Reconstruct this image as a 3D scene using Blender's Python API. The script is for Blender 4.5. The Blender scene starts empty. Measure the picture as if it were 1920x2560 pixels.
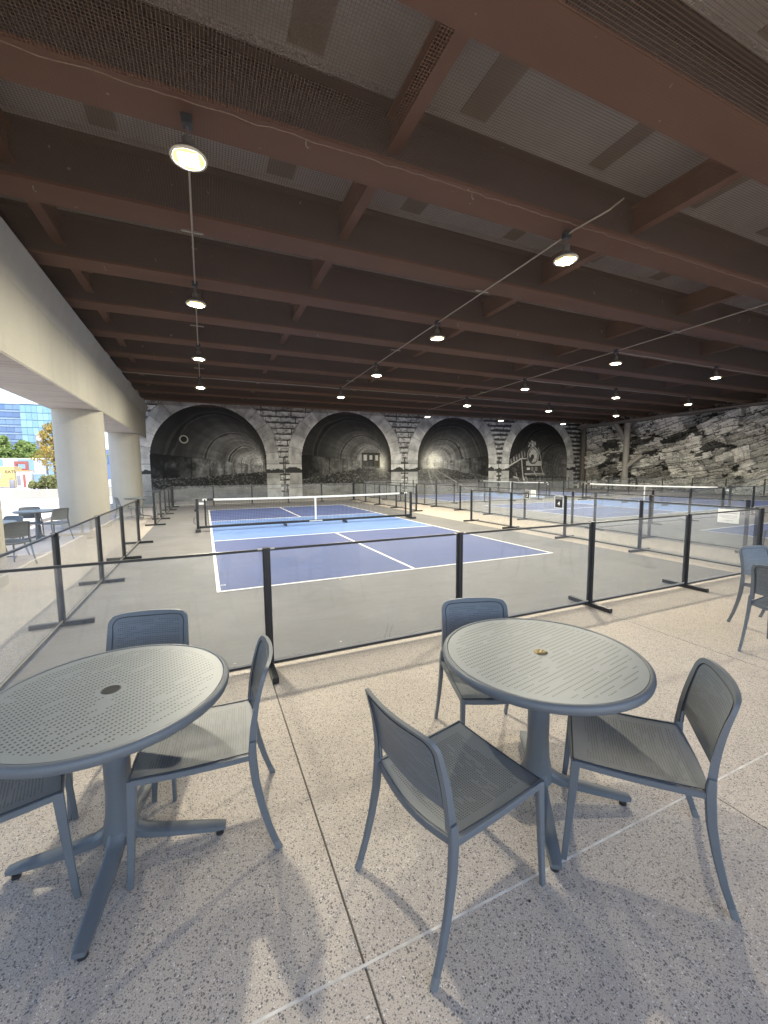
import bpy, math, random
import numpy as np
from mathutils import Vector, Matrix

random.seed(7)
RNG = np.random.default_rng(7)
scene = bpy.context.scene
col = scene.collection
PI = math.pi

# ------------------------------------------------------------------ camera
cam_data = bpy.data.cameras.new("camera")
cam = bpy.data.objects.new("camera", cam_data)
col.objects.link(cam)
yaw, pitch, roll = 0.4123, -0.0991, -0.0090
cy, sy, cp, sp = math.cos(yaw), math.sin(yaw), math.cos(pitch), math.sin(pitch)
fwd = Vector((sy * cp, cy * cp, sp))
rgt = Vector((cy, -sy, 0))
upv = rgt.cross(fwd)
cr, sr = math.cos(roll), math.sin(roll)
rgt2, upv2 = cr * rgt + sr * upv, -sr * rgt + cr * upv
M = Matrix((rgt2, upv2, -fwd)).transposed().to_4x4()
M.translation = Vector((-0.0763, -5.8612, 1.6201))
cam.matrix_world = M
cam_data.sensor_fit = 'VERTICAL'
cam_data.sensor_height = 36
cam_data.sensor_width = 27
cam_data.lens = 36 * 1019.04 / 2560
cam_data.clip_start = 0.05
cam_data.clip_end = 2000
scene.camera = cam

# ------------------------------------------------------------------ sky, sun, exposure
SUN_EL, SUN_AZ = math.radians(60), math.radians(165)      # azimuth clockwise from +Y
world = bpy.data.worlds.new("World")
scene.world = world
world.use_nodes = True
wn = world.node_tree.nodes
wl = world.node_tree.links
wn.clear()
sky = wn.new('ShaderNodeTexSky')
sky.sky_type = 'NISHITA'
sky.sun_disc = False
sky.sun_elevation = SUN_EL
sky.sun_rotation = SUN_AZ
bg = wn.new('ShaderNodeBackground')
bg.inputs['Strength'].default_value = 0.108
wo = wn.new('ShaderNodeOutputWorld')
wl.new(sky.outputs[0], bg.inputs[0])
wl.new(bg.outputs[0], wo.inputs[0])

sun_d = bpy.data.lights.new("sun", 'SUN')
sun_d.energy = 2.0
sun_d.angle = math.radians(0.53)
sun_d.color = (1.0, 0.95, 0.87)
sun = bpy.data.objects.new("sun", sun_d)
col.objects.link(sun)
sdir = Vector((math.sin(SUN_AZ) * math.cos(SUN_EL), math.cos(SUN_AZ) * math.cos(SUN_EL), math.sin(SUN_EL)))
sun.rotation_euler = sdir.to_track_quat('Z', 'Y').to_euler()
sun.location = sdir * 80

scene.view_settings.view_transform = 'Standard'
scene.view_settings.look = 'None'
scene.view_settings.gamma = 1
scene.view_settings.exposure = 2.06
scene.view_settings.use_curve_mapping = False
LAMP = 520.0            # radiance of the ceiling lamps' panels
scene.cycles.use_denoising = True
scene.cycles.adaptive_threshold = .015
scene.cycles.max_bounces = 6
scene.cycles.diffuse_bounces = 3
scene.cycles.glossy_bounces = 3
scene.cycles.transparent_max_bounces = 24
scene.cycles.caustics_reflective = False
scene.cycles.caustics_refractive = False
scene.cycles.sample_clamp_indirect = 6


# ------------------------------------------------------------------ helpers: mesh
class MB:
    def __init__(self):
        self.v, self.f = [], []

    def quad_box(self, c8):
        b = len(self.v)
        self.v += [tuple(p) for p in c8]
        for q in ((0, 3, 2, 1), (4, 5, 6, 7), (0, 1, 5, 4), (1, 2, 6, 5), (2, 3, 7, 6), (3, 0, 4, 7)):
            self.f.append(tuple(b + i for i in q))
        return self

    def box(self, x0, y0, z0, x1, y1, z1):
        return self.quad_box([(x0, y0, z0), (x1, y0, z0), (x1, y1, z0), (x0, y1, z0),
                              (x0, y0, z1), (x1, y0, z1), (x1, y1, z1), (x0, y1, z1)])

    def sweep(self, pts, sec, up=None, scale=None, cap=True):
        """sec: 2-D section points (a along N, b along B); pts: polyline."""
        P = [Vector(p) for p in pts]
        n = len(P)
        T = []
        for i in range(n):
            a = P[max(i - 1, 0)]
            b = P[min(i + 1, n - 1)]
            T.append((b - a).normalized())
        N = Vector(up) if up is not None else (Vector((0, 0, 1)) if abs(T[0].z) < .9 else Vector((1, 0, 0)))
        base = len(self.v)
        m = len(sec)
        for i in range(n):
            N = (N - T[i] * N.dot(T[i]))
            N.normalize()
            B = T[i].cross(N)
            s = scale[i] if scale else 1
            if not isinstance(s, (tuple, list)):
                s = (s, s)
            for a, b in sec:
                self.v.append(tuple(P[i] + N * (a * s[0]) + B * (b * s[1])))
        for i in range(n - 1):
            for j in range(m):
                k = (j + 1) % m
                self.f.append((base + i * m + j, base + i * m + k, base + (i + 1) * m + k, base + (i + 1) * m + j))
        if cap:
            self.f.append(tuple(base + j for j in reversed(range(m))))
            self.f.append(tuple(base + (n - 1) * m + j for j in range(m)))
        return self

    def tube(self, pts, r, n=8, scale=None, up=None):
        sec = [(r * math.cos(2 * PI * i / n), r * math.sin(2 * PI * i / n)) for i in range(n)]
        return self.sweep(pts, sec, up, scale)

    def lathe(self, prof, n=48, c=(0, 0, 0), close=False):
        b = len(self.v)
        m = len(prof)
        for i in range(n):
            a = 2 * PI * i / n
            for r, z in prof:
                self.v.append((c[0] + r * math.cos(a), c[1] + r * math.sin(a), c[2] + z))
        for i in range(n):
            k = (i + 1) % n
            for j in range(m - 1):
                self.f.append((b + i * m + j, b + k * m + j, b + k * m + j + 1, b + i * m + j + 1))
        if close:
            self.f.append(tuple(b + i * m for i in reversed(range(n))))
            self.f.append(tuple(b + i * m + m - 1 for i in range(n)))
        return self

    def prism(self, poly, axis, a0, a1):
        """poly in the two other axes (in order x,y,z without `axis`)."""
        b = len(self.v)
        n = len(poly)
        for a in (a0, a1):
            for p, q in poly:
                if axis == 'x':
                    self.v.append((a, p, q))
                elif axis == 'y':
                    self.v.append((p, a, q))
                else:
                    self.v.append((p, q, a))
        self.f.append(tuple(b + i for i in range(n)))
        self.f.append(tuple(b + n + i for i in reversed(range(n))))
        for i in range(n):
            k = (i + 1) % n
            self.f.append((b + i, b + n + i, b + n + k, b + k))
        return self

    def grid(self, fn, nu, nv, flip=False):
        b = len(self.v)
        for i in range(nu + 1):
            for j in range(nv + 1):
                self.v.append(tuple(fn(i / nu, j / nv)))
        for i in range(nu):
            for j in range(nv):
                q = (b + i * (nv + 1) + j, b + (i + 1) * (nv + 1) + j,
                     b + (i + 1) * (nv + 1) + j + 1, b + i * (nv + 1) + j + 1)
                self.f.append(tuple(reversed(q)) if flip else q)
        return self

    def mesh(self, name, mat=None, smooth=False):
        me = bpy.data.meshes.new(name)
        me.from_pydata(self.v, [], self.f)
        me.update()
        if mat:
            me.materials.append(mat)
        if smooth:
            me.polygons.foreach_set('use_smooth', [True] * len(me.polygons))
        return me

    def build(self, name, mat, parent=None, smooth=False, bevel=0.0, fix=True):
        me = self.mesh(name, mat, smooth)
        if fix:
            import bmesh
            bm = bmesh.new()
            bm.from_mesh(me)
            bmesh.ops.recalc_face_normals(bm, faces=bm.faces)
            bm.to_mesh(me)
            bm.free()
        o = link(name, me, parent)
        if bevel:
            md = o.modifiers.new('bevel', 'BEVEL')
            md.width = bevel
            md.segments = 2
            md.limit_method = 'ANGLE'
            md.angle_limit = math.radians(40)
        if smooth:
            try:
                me.set_sharp_from_angle(angle=math.radians(42))
            except Exception:
                pass
        return o


def link(name, data, parent=None):
    o = bpy.data.objects.new(name, data)
    col.objects.link(o)
    if parent is not None:
        o.parent = parent
    return o


def tag(o, label=None, cat=None, group=None, kind=None):
    if label:
        o['label'] = label
    if cat:
        o['category'] = cat
    if group:
        o['group'] = group
    if kind:
        o['kind'] = kind
    return o


def thing(name, label, cat, loc=(0, 0, 0), rz=0, group=None):
    o = bpy.data.objects.new(name, None)
    col.objects.link(o)
    o.empty_display_size = .1
    o.location = loc
    o.rotation_euler = (0, 0, rz)
    return tag(o, label, cat, group)


def copy_tree(o, parent=None):
    c = o.copy()
    col.objects.link(c)
    c.parent = parent
    for ch in o.children:
        copy_tree(ch, c)
    return c


def rrect(w, h, r=.3):
    """chamfered rectangle section, w along N, h along B"""
    a, b = w / 2, h / 2
    c = min(a, b) * r
    return [(a, -b + c), (a, b - c), (a - c, b), (-a + c, b), (-a, b - c), (-a, -b + c), (-a + c, -b), (a - c, -b)]


# ------------------------------------------------------------------ helpers: materials
def newmat(name):
    m = bpy.data.materials.new(name)
    m.use_nodes = True
    nt = m.node_tree
    nt.nodes.clear()
    out = nt.nodes.new('ShaderNodeOutputMaterial')
    return m, nt, out


def node(nt, t, **kw):
    n = nt.nodes.new(t)
    for k, v in kw.items():
        if k in ('operation', 'blend_type', 'data_type', 'feature', 'distance', 'attribute_name', 'interpolation', 'noise_dimensions', 'use_clamp'):
            setattr(n, k, v)
        else:
            key = k.replace('_', ' ')
            n.inputs[int(k[1:]) if k[0] == 'i' and k[1:].isdigit() else key].default_value = v
    return n


def mth(nt, op, a, b=None, clamp=False):
    n = nt.nodes.new('ShaderNodeMath')
    n.operation = op
    n.use_clamp = clamp
    for i, x in enumerate((a, b)):
        if x is None:
            continue
        if isinstance(x, (int, float)):
            n.inputs[i].default_value = x
        else:
            nt.links.new(x, n.inputs[i])
    return n.outputs[0]


def mixc(nt, fac, a, b, mode='MIX'):
    n = nt.nodes.new('ShaderNodeMix')
    n.data_type = 'RGBA'
    n.blend_type = mode
    for i, x in ((0, fac), (6, a), (7, b)):
        if isinstance(x, (int, float)):
            n.inputs[i].default_value = x
        elif isinstance(x, tuple):
            n.inputs[i].default_value = (*x, 1) if len(x) == 3 else x
        else:
            nt.links.new(x, n.inputs[i])
    return n.outputs[2]


def ramp(nt, fac, stops):
    n = nt.nodes.new('ShaderNodeValToRGB')
    e = n.color_ramp.elements
    while len(e) < len(stops):
        e.new(.5)
    for i, (p, c) in enumerate(stops):
        e[i].position = p
        e[i].color = (c, c, c, 1) if isinstance(c, (int, float)) else (*c, 1)
    nt.links.new(fac, n.inputs[0])
    return n.outputs[0]


def noise(nt, co, scale, detail=3, rough=.55, dist=0):
    n = nt.nodes.new('ShaderNodeTexNoise')
    n.inputs['Scale'].default_value = scale
    n.inputs['Detail'].default_value = detail
    n.inputs['Roughness'].default_value = rough
    n.inputs['Distortion'].default_value = dist
    nt.links.new(co, n.inputs['Vector'])
    return n.outputs['Fac']


def coords(nt, which='Object', scale=None):
    t = nt.nodes.new('ShaderNodeTexCoord').outputs[which]
    if scale:
        mp = nt.nodes.new('ShaderNodeMapping')
        mp.inputs['Scale'].default_value = scale
        nt.links.new(t, mp.inputs[0])
        t = mp.outputs[0]
    return t


def wcoords(nt, scale=None):
    t = nt.nodes.new('ShaderNodeNewGeometry').outputs['Position']
    if scale:
        mp = nt.nodes.new('ShaderNodeMapping')
        mp.inputs['Scale'].default_value = scale
        nt.links.new(t, mp.inputs[0])
        t = mp.outputs[0]
    return t


def finish(nt, out, color, rough=.6, metal=0., bump=None, bump_s=.2, bump_d=.01, spec=.5):
    p = nt.nodes.new('ShaderNodeBsdfPrincipled')
    for k, x in (('Base Color', color), ('Roughness', rough)):
        if isinstance(x, (int, float)):
            p.inputs[k].default_value = x
        elif isinstance(x, tuple):
            p.inputs[k].default_value = (*x, 1)
        else:
            nt.links.new(x, p.inputs[k])
    p.inputs['Metallic'].default_value = metal
    p.inputs['Specular IOR Level'].default_value = spec
    if bump is not None:
        b = nt.nodes.new('ShaderNodeBump')
        b.inputs['Strength'].default_value = bump_s
        b.inputs['Distance'].default_value = bump_d
        nt.links.new(bump, b.inputs['Height'])
        nt.links.new(b.outputs[0], p.inputs['Normal'])
    nt.links.new(p.outputs[0], out.inputs[0])
    return p


def simple(name, c, rough=.6, metal=0., var=.12, nscale=6., bump=0., spec=.5, world=False, bscale=60):
    m, nt, out = newmat(name)
    co = wcoords(nt) if world else coords(nt)
    n = noise(nt, co, nscale, 4)
    f = ramp(nt, n, [(.25, 1 - var), (.75, 1 + var)])
    cc = mixc(nt, 1.0, tuple(c), f, 'MULTIPLY')
    b = noise(nt, co, bscale, 2) if bump else None
    finish(nt, out, cc, rough, metal, b, bump, .004, spec)
    return m


# --- exposed-aggregate paving
def mat_paving():
    m, nt, out = newmat('exposed_aggregate')
    co = wcoords(nt)
    wob = nt.nodes.new('ShaderNodeTexNoise')
    wob.inputs['Scale'].default_value = 60
    nt.links.new(co, wob.inputs['Vector'])
    va = nt.nodes.new('ShaderNodeVectorMath')
    va.operation = 'SCALE'
    nt.links.new(wob.outputs['Color'], va.inputs[0])
    va.inputs['Scale'].default_value = .010
    vb = nt.nodes.new('ShaderNodeVectorMath')
    nt.links.new(co, vb.inputs[0])
    nt.links.new(va.outputs[0], vb.inputs[1])
    cw = vb.outputs[0]

    def chips(scale, size, frac):
        v = nt.nodes.new('ShaderNodeTexVoronoi')
        v.inputs['Scale'].default_value = scale
        nt.links.new(cw, v.inputs['Vector'])
        sep = nt.nodes.new('ShaderNodeSeparateColor')
        nt.links.new(v.outputs['Color'], sep.inputs[0])
        # a chip only in a fraction of the cells, each with a size of its own
        rad = mth(nt, 'MULTIPLY', sep.outputs[1], size)
        rad = mth(nt, 'ADD', rad, size * .45)
        inside = mth(nt, 'LESS_THAN', v.outputs['Distance'], rad)
        pick = mth(nt, 'LESS_THAN', sep.outputs[0], frac)
        return mth(nt, 'MULTIPLY', inside, pick), sep.outputs[2], v.outputs['Distance']
    d1, t1, _ = chips(112, .34, .60)
    d2, t2, _ = chips(230, .40, .5)
    d3, t3, _ = chips(140, .28, .27)
    big = noise(nt, co, .7, 4, .6)
    fine = noise(nt, co, 260, 2)
    base = mixc(nt, ramp(nt, big, [(.3, 0), (.7, 1)]), (.478, .412, .350), (.540, .470, .402))
    base = mixc(nt, 1., base, ramp(nt, fine, [(.3, .80), (.7, 1.14)]), 'MULTIPLY')
    dark = mixc(nt, t2, (.18, .16, .15), (.34, .305, .28))
    c = mixc(nt, d2, base, dark)
    c = mixc(nt, d1, c, mixc(nt, t1, (.090, .082, .086), (.25, .225, .21)))
    c = mixc(nt, d3, c, mixc(nt, t3, (.62, .57, .50), (.72, .70, .68)))
    st = noise(nt, co, 2.3, 5, .65, .4)
    c = mixc(nt, 1., c, ramp(nt, st, [(.22, .90), (.5, 1.0), (.8, 1.04)]), 'MULTIPLY')
    ss = noise(nt, co, 9, 3, .6, .2)
    c = mixc(nt, 1., c, ramp(nt, ss, [(.22, .72), (.31, 1.0)]), 'MULTIPLY')
    finish(nt, out, c, .72, 0, fine, .25, .003)
    return m


def mat_court(name, c, var=.10):
    m, nt, out = newmat(name)
    co = wcoords(nt)
    n1 = noise(nt, co, .8, 5, .65, .5)
    n2 = noise(nt, co, 180, 2)
    n3 = noise(nt, wcoords(nt, (.5, 2.2, 1)), 2.4, 4, .7, 1.2)
    k = mixc(nt, 1., tuple(c), ramp(nt, n1, [(.25, 1 - var), (.75, 1 + var)]), 'MULTIPLY')
    k = mixc(nt, 1., k, ramp(nt, n3, [(.3, .87), (.55, 1.), (.8, 1.10)]), 'MULTIPLY')
    k = mixc(nt, 1., k, ramp(nt, n2, [(.3, .93), (.7, 1.07)]), 'MULTIPLY')
    # scattered dust marks
    dn = noise(nt, co, 7, 3, .6)
    k = mixc(nt, ramp(nt, dn, [(.69, 0.), (.76, .22)]), k, (.5, .5, .5))
    finish(nt, out, k, .62, 0, n2, .2, .002, .4)
    return m


def mat_steel(name='brown_painted_steel', ca=(.128, .058, .037), cb=(.170, .088, .058)):
    m, nt, out = newmat(name)
    co = wcoords(nt, (.35, 1, 1))
    n1 = noise(nt, co, 1.1, 5, .6)
    n2 = noise(nt, wcoords(nt), 26, 2)
    c = mixc(nt, ramp(nt, n1, [(.3, 0), (.7, 1)]), ca, cb)
    # sparse bird droppings / paint chips
    sp_ = ramp(nt, noise(nt, wcoords(nt, (1, 1, .6)), 9, 2, .5), [(.735, 0.), (.755, .5)])
    c = mixc(nt, sp_, c, (.42, .39, .34))
    finish(nt, out, c, .6, 0, n2, .08, .003, .35)
    return m


def mat_concrete(name, c, boards=None, var=.10):
    m, nt, out = newmat(name)
    co = wcoords(nt)
    n1 = noise(nt, co, .9, 6, .65, .3)
    n2 = noise(nt, co, 55, 3)
    k = mixc(nt, 1., tuple(c), ramp(nt, n1, [(.25, 1 - var), (.75, 1 + var)]), 'MULTIPLY')
    k = mixc(nt, 1., k, ramp(nt, n2, [(.3, .95), (.7, 1.05)]), 'MULTIPLY')
    drip = noise(nt, wcoords(nt, (2.2, 2.2, .16)), 1.5, 5, .65)
    k = mixc(nt, 1., k, ramp(nt, drip, [(.28, .93), (.48, 1.), (.75, 1.02)]), 'MULTIPLY')
    bmp = n2
    if boards:
        st = noise(nt, wcoords(nt, boards), 1., 4, .7)
        k = mixc(nt, 1., k, ramp(nt, st, [(.3, .72), (.5, 1.), (.8, 1.08)]), 'MULTIPLY')
        bmp = st
    finish(nt, out, k, .8, 0, bmp, .2, .01, .3)
    return m


def mat_furniture(name, perf=None, c=(.116, .131, .148)):
    """powder-coated steel; perf = (pitch along, pitch across, size x, size y, lake noise) gives punched holes"""
    m, nt, out = newmat(name)
    co = coords(nt)
    n1 = noise(nt, co, 3.5, 3)
    n2 = noise(nt, co, 420, 1)
    k = mixc(nt, 1., tuple(c), ramp(nt, n1, [(.3, .94), (.7, 1.05)]), 'MULTIPLY')
    k = mixc(nt, 1., k, ramp(nt, n2, [(.3, .93), (.7, 1.08)]), 'MULTIPLY')
    bsdf = finish(nt, out, k, .42, 0, n2, .06, .001, .5)
    if perf:
        pu, pv, axes, limit, thr, rad = perf
        sep = nt.nodes.new('ShaderNodeSeparateXYZ')
        nt.links.new(co, sep.inputs[0])
        u, v = sep.outputs[axes[0]], sep.outputs[axes[1]]
        row = mth(nt, 'FLOOR', mth(nt, 'DIVIDE', v, pv))
        fu = mth(nt, 'SUBTRACT', mth(nt, 'FRACT', mth(nt, 'DIVIDE', u, pu)), .5)
        fv = mth(nt, 'SUBTRACT', mth(nt, 'FRACT', mth(nt, 'DIVIDE', v, pv)), .5)
        du = mth(nt, 'MULTIPLY', fu, pu)
        dv = mth(nt, 'MULTIPLY', fv, pv)
        d2 = mth(nt, 'ADD', mth(nt, 'MULTIPLY', du, du), mth(nt, 'MULTIPLY', dv, dv))
        r = rad
        dot = mth(nt, 'LESS_THAN', d2, r * r)
        # rows of holes start and stop: noise sampled per row, stretched along it
        cb = nt.nodes.new('ShaderNodeCombineXYZ')
        nt.links.new(mth(nt, 'MULTIPLY', u, 5.0), cb.inputs[0])
        nt.links.new(mth(nt, 'MULTIPLY', row, .37), cb.inputs[1])
        nn = noise(nt, cb.outputs[0], 1.3, 2, .5)
        mask = mth(nt, 'GREATER_THAN', nn, thr)
        if limit[0] == 'r':
            rr = mth(nt, 'ADD', mth(nt, 'MULTIPLY', u, u), mth(nt, 'MULTIPLY', v, v))
            lim = mth(nt, 'LESS_THAN', rr, limit[1] ** 2)
            lim = mth(nt, 'MULTIPLY', lim, mth(nt, 'GREATER_THAN', rr, .055 ** 2))
        else:
            a = mth(nt, 'LESS_THAN', mth(nt, 'ABSOLUTE', u), limit[1])
            b = mth(nt, 'LESS_THAN', mth(nt, 'ABSOLUTE', mth(nt, 'SUBTRACT', v, limit[2])), limit[3])
            lim = mth(nt, 'MULTIPLY', a, b)
        hole = mth(nt, 'MULTIPLY', mth(nt, 'MULTIPLY', dot, mask), lim)
        kk = mixc(nt, hole, k, (.012, .013, .015))
        nt.links.new(kk, bsdf.inputs['Base Color'])
    return m


def mat_glass(name='clear_panel', dust=.065, tint=(.955, .965, .97)):
    m, nt, out = newmat(name)
    tr = nt.nodes.new('ShaderNodeBsdfTransparent')
    tr.inputs[0].default_value = (*tint, 1)
    df = nt.nodes.new('ShaderNodeBsdfDiffuse')
    df.inputs[0].default_value = (.75, .75, .76, 1)
    gl = nt.nodes.new('ShaderNodeBsdfGlossy')
    gl.inputs['Roughness'].default_value = .02
    co = wcoords(nt)
    bp = nt.nodes.new('ShaderNodeBump')
    bp.inputs['Strength'].default_value = .05
    bp.inputs['Distance'].default_value = .02
    nt.links.new(noise(nt, co, 1.6, 1), bp.inputs['Height'])
    nt.links.new(bp.outputs[0], gl.inputs['Normal'])
    lw = nt.nodes.new('ShaderNodeLayerWeight')
    lw.inputs['Blend'].default_value = .5
    f5 = mth(nt, 'POWER', lw.outputs['Facing'], 4.5)
    frv = mth(nt, 'ADD', mth(nt, 'MULTIPLY', f5, .55), .030)
    sm = noise(nt, wcoords(nt, (1, 1, .35)), 3.2, 6, .75, .6)
    d = mth(nt, 'MULTIPLY', ramp(nt, sm, [(.35, .4), (.62, 1.0), (.75, 2.6)]), dust)
    m1 = nt.nodes.new('ShaderNodeMixShader')
    nt.links.new(d, m1.inputs[0])
    nt.links.new(tr.outputs[0], m1.inputs[1])
    nt.links.new(df.outputs[0], m1.inputs[2])
    m2 = nt.nodes.new('ShaderNodeMixShader')
    nt.links.new(frv, m2.inputs[0])
    nt.links.new(m1.outputs[0], m2.inputs[1])
    nt.links.new(gl.outputs[0], m2.inputs[2])
    nt.links.new(m2.outputs[0], out.inputs[0])
    return m


def mat_netting():
    m, nt, out = newmat('bird_netting_mesh')
    co = wcoords(nt)
    sep = nt.nodes.new('ShaderNodeSeparateXYZ')
    nt.links.new(co, sep.inputs[0])
    p, w = .034, .165
    gx = mth(nt, 'LESS_THAN', mth(nt, 'FRACT', mth(nt, 'DIVIDE', sep.outputs[0], p)), w)
    gy = mth(nt, 'LESS_THAN', mth(nt, 'FRACT', mth(nt, 'DIVIDE', sep.outputs[1], p)), w)
    g = mth(nt, 'MAXIMUM', gx, gy)
    df = nt.nodes.new('ShaderNodeBsdfDiffuse')
    df.inputs[0].default_value = (.150, .105, .078, 1)
    tl = nt.nodes.new('ShaderNodeBsdfTransparent')
    mx = nt.nodes.new('ShaderNodeMixShader')
    nt.links.new(g, mx.inputs[0])
    nt.links.new(tl.outputs[0], mx.inputs[1])
    nt.links.new(df.outputs[0], mx.inputs[2])
    nt.links.new(mx.outputs[0], out.inputs[0])
    return m


def mat_emit(name, c, s):
    m, nt, out = newmat(name)
    e = nt.nodes.new('ShaderNodeEmission')
    e.inputs[0].default_value = (*c, 1)
    e.inputs[1].default_value = s
    nt.links.new(e.outputs[0], out.inputs[0])
    return m


def mat_attr(name, rough=.75, bump=0.):
    m, nt, out = newmat(name)
    a = nt.nodes.new('ShaderNodeAttribute')
    a.attribute_name = 'paint'
    co = wcoords(nt)
    n = noise(nt, co, 30, 3)
    k = mixc(nt, 1., a.outputs['Color'], ramp(nt, n, [(.3, .88), (.7, 1.12)]), 'MULTIPLY')
    finish(nt, out, k, rough, 0, n, bump, .01, .25)
    return m


MT = {
    'paving': mat_paving(),
    'plaza': simple('plaza_concrete', (.50, .47, .46), .8, var=.08, nscale=1.2, world=True),
    'asphalt': mat_court('grey_court_coating', (.165, .161, .165), .18),
    'blue': mat_court('blue_court_paint', (.070, .098, .245)),
    'lightblue': mat_court('light_blue_court_paint', (.125, .225, .50)),
    'line': simple('white_line_paint', (.80, .79, .75), .6, var=.06, nscale=9, world=True),
    'steel': mat_steel(),
    'webs': mat_steel('shaded_brown_web_steel', (.062, .051, .046), (.094, .074, .064)),  # brown darkened to put the shade between the beams into the colour
    'deck': mat_concrete('deck_concrete', (.37, .355, .34), None, .18),
    'deckdark': mat_concrete('deck_patch_concrete', (.20, .175, .15), None, .15),
    'cap': mat_concrete('cast_concrete', (.345, .330, .290), None, .07),
    'board': mat_concrete('board_formed_concrete', (.40, .37, .34), (.6, 14, 1), .07),
    'black': simple('black_anodised', (.018, .018, .021), .38, var=.2, nscale=20),
    'rail': simple('black_rail', (.022, .022, .024), .35, var=.2, nscale=20),
    'alu': simple('bare_aluminium', (.52, .50, .47), .4, .6),
    'glass': mat_glass(),
    'net': simple('black_net_cord', (.022, .022, .026), .7),
    'white': simple('white_tape', (.80, .79, .76), .6, var=.05),
    'chair': mat_furniture('blue_grey_powder_coat'),
    'seat': mat_furniture('punched_seat_steel', (.0092, .0105, (0, 1), ('b', .175, .0, .185), .42, .0026)),
    'backp': mat_furniture('punched_back_steel', (.0092, .0105, (0, 2), ('b', .165, .655, .105), .44, .0021)),
    'tabletop': mat_furniture('punched_table_steel', (.0135, .0240, (0, 1), ('r', .39), .40, .0042), (.170, .192, .206)),
    'footcap': simple('grey_foot_cap', (.15, .165, .18), .5),
    'seam': simple('dark_seam', (.03, .034, .04), .6),
    'brass': simple('brass_plug', (.20, .155, .075), .42, .7),
    'hole': simple('dark_hole', (.006, .006, .007), .8),
    'netting': mat_netting(),
    'rope': simple('netting_rope', (.21, .14, .10), .8, var=.3, nscale=30),
    'conduit': simple('grey_conduit', (.30, .26, .21), .45, .4),
    'lampbody': simple('lamp_housing', (.11, .10, .09), .5),
    'lamplens': mat_emit('lamp_panel', (1.0, .925, .73), LAMP),
    'lampglow': mat_emit('lamp_diffuser', (1.0, .68, .15), .8),
    'lamprim': simple('lamp_rim', (.55, .52, .42), .35),
    'mural': mat_attr('mural_paint', .8),
    'rock': mat_attr('rock_face', .85, .35),
    'pipe': simple('grey_pipe', (.30, .28, .255), .6, var=.1, nscale=2),
    'signblack': simple('sign_black', (.012, .012, .014), .5),
    'signwhite': simple('sign_white', (.82, .82, .80), .5, var=.03),
    'print': simple('grey_print', (.30, .29, .32), .6),
    'caststeel': simple('dark_cast', (.035, .035, .037), .5),
}


# ------------------------------------------------------------------ ground, paving and courts
def GB(name, x0, y0, x1, y1, z, mat, parent=None, th=.05):
    return MB().box(x0, y0, z - th, x1, y1, z).build(name, MT[mat] if isinstance(mat, str) else mat, parent)


g = GB('ground', -260, -120, 120, 420, -.03, 'plaza', th=.2)
tag(g, kind='structure')
pav = thing('pavement', None, None)
tag(pav, kind='structure')
GB('pavement_bed', -5.6, -16, 30.4, 20.45, -.008, simple('joint_grit', (.13, .115, .10), .9, world=True), pav, th=.012)
XJ = [-5.19 + 1.84 * i for i in range(21)]
YJ = [-16, -12.1, -8.42, -4.74, -2.44]
GAP = .0014


def slab(x0, y0, x1, y1):
    b = .003
    m = MB()
    z = 0.0
    m.quad_box([(x0 + GAP, y0 + GAP, -.02), (x1 - GAP, y0 + GAP, -.02), (x1 - GAP, y1 - GAP, -.02), (x0 + GAP, y1 - GAP, -.02),
                (x0 + GAP + b, y0 + GAP + b, z), (x1 - GAP - b, y0 + GAP + b, z), (x1 - GAP - b, y1 - GAP - b, z), (x0 + GAP + b, y1 - GAP - b, z)])
    return m.build('slab', MT['paving'], pav)


for i in range(len(XJ) - 1):
    for j in range(len(YJ) - 1):
        if XJ[i] < 16 or j == 3:
            slab(XJ[i], YJ[j], min(XJ[i + 1], 30.4), YJ[j + 1])
slab(16.89, -16, 30.4, -4.74)
MB().box(-5.19, -4.7445, -.012, 16.8, -4.7355, .0006).build('joint_sealant', simple('pale_sealant', (.60, .57, .53), .7, var=.3, nscale=14, world=True), pav)
YS = [-2.44 + 3.66 * i for i in range(7)]
for j in range(6):
    y1 = min(YS[j + 1], 20.4)
    slab(-5.19, YS[j], -3.35, y1)
    slab(-3.35, YS[j], -1.60, y1)
    slab(7.42, YS[j], 9.50, y1)
for i in range(5):
    slab(-1.60 + 1.804 * i, 16.12, -1.60 + 1.804 * (i + 1), 20.4)

pad1 = GB('court_pad', -1.60, -2.44, 7.42, 16.12, .0, 'asphalt')
tag(pad1, kind='structure')
pad2 = GB('court_pad', 9.50, -2.44, 30.3, 20.4, .0, 'asphalt')
tag(pad2, kind='structure')


def court(cx, cy, rz, nm):
    """playing court, long axis along local Y, centre at (cx, cy)"""
    t = thing('court_marking', None, None, (cx, cy, 0), rz)
    tag(t, kind='structure')
    W, L, N = 3.05, 6.705, 2.134
    w = .05

    def sheet(n, x0, y0, x1, y1, z, mt):
        MB().box(x0, y0, z - .003, x1, y1, z).build(n, MT[mt], t)
    sheet('service_area', -W, -L, W, -N, .004, 'blue')
    sheet('service_area', -W, N, W, L, .004, 'blue')
    sheet('kitchen_area', -W, -N, W, N, .004, 'lightblue')
    z = .0075
    for s in (-1, 1):
        x0, x1 = sorted((s * W, s * (W - w)))
        sheet('side_line', x0, -L, x1, L, z, 'line')
        y0, y1 = sorted((s * L, s * (L - w)))
        sheet('base_line', -W + w, y0, W - w, y1, z, 'line')
        y0, y1 = sorted((s * N, s * (N + w)))
        sheet('kitchen_line', -W + w, y0, W - w, y1, z, 'line')
        y0, y1 = sorted((s * (N + w), s * (L - w)))
        sheet('centre_line', -w / 2, y0, w / 2, y1, z, 'line')
    return t


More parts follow.
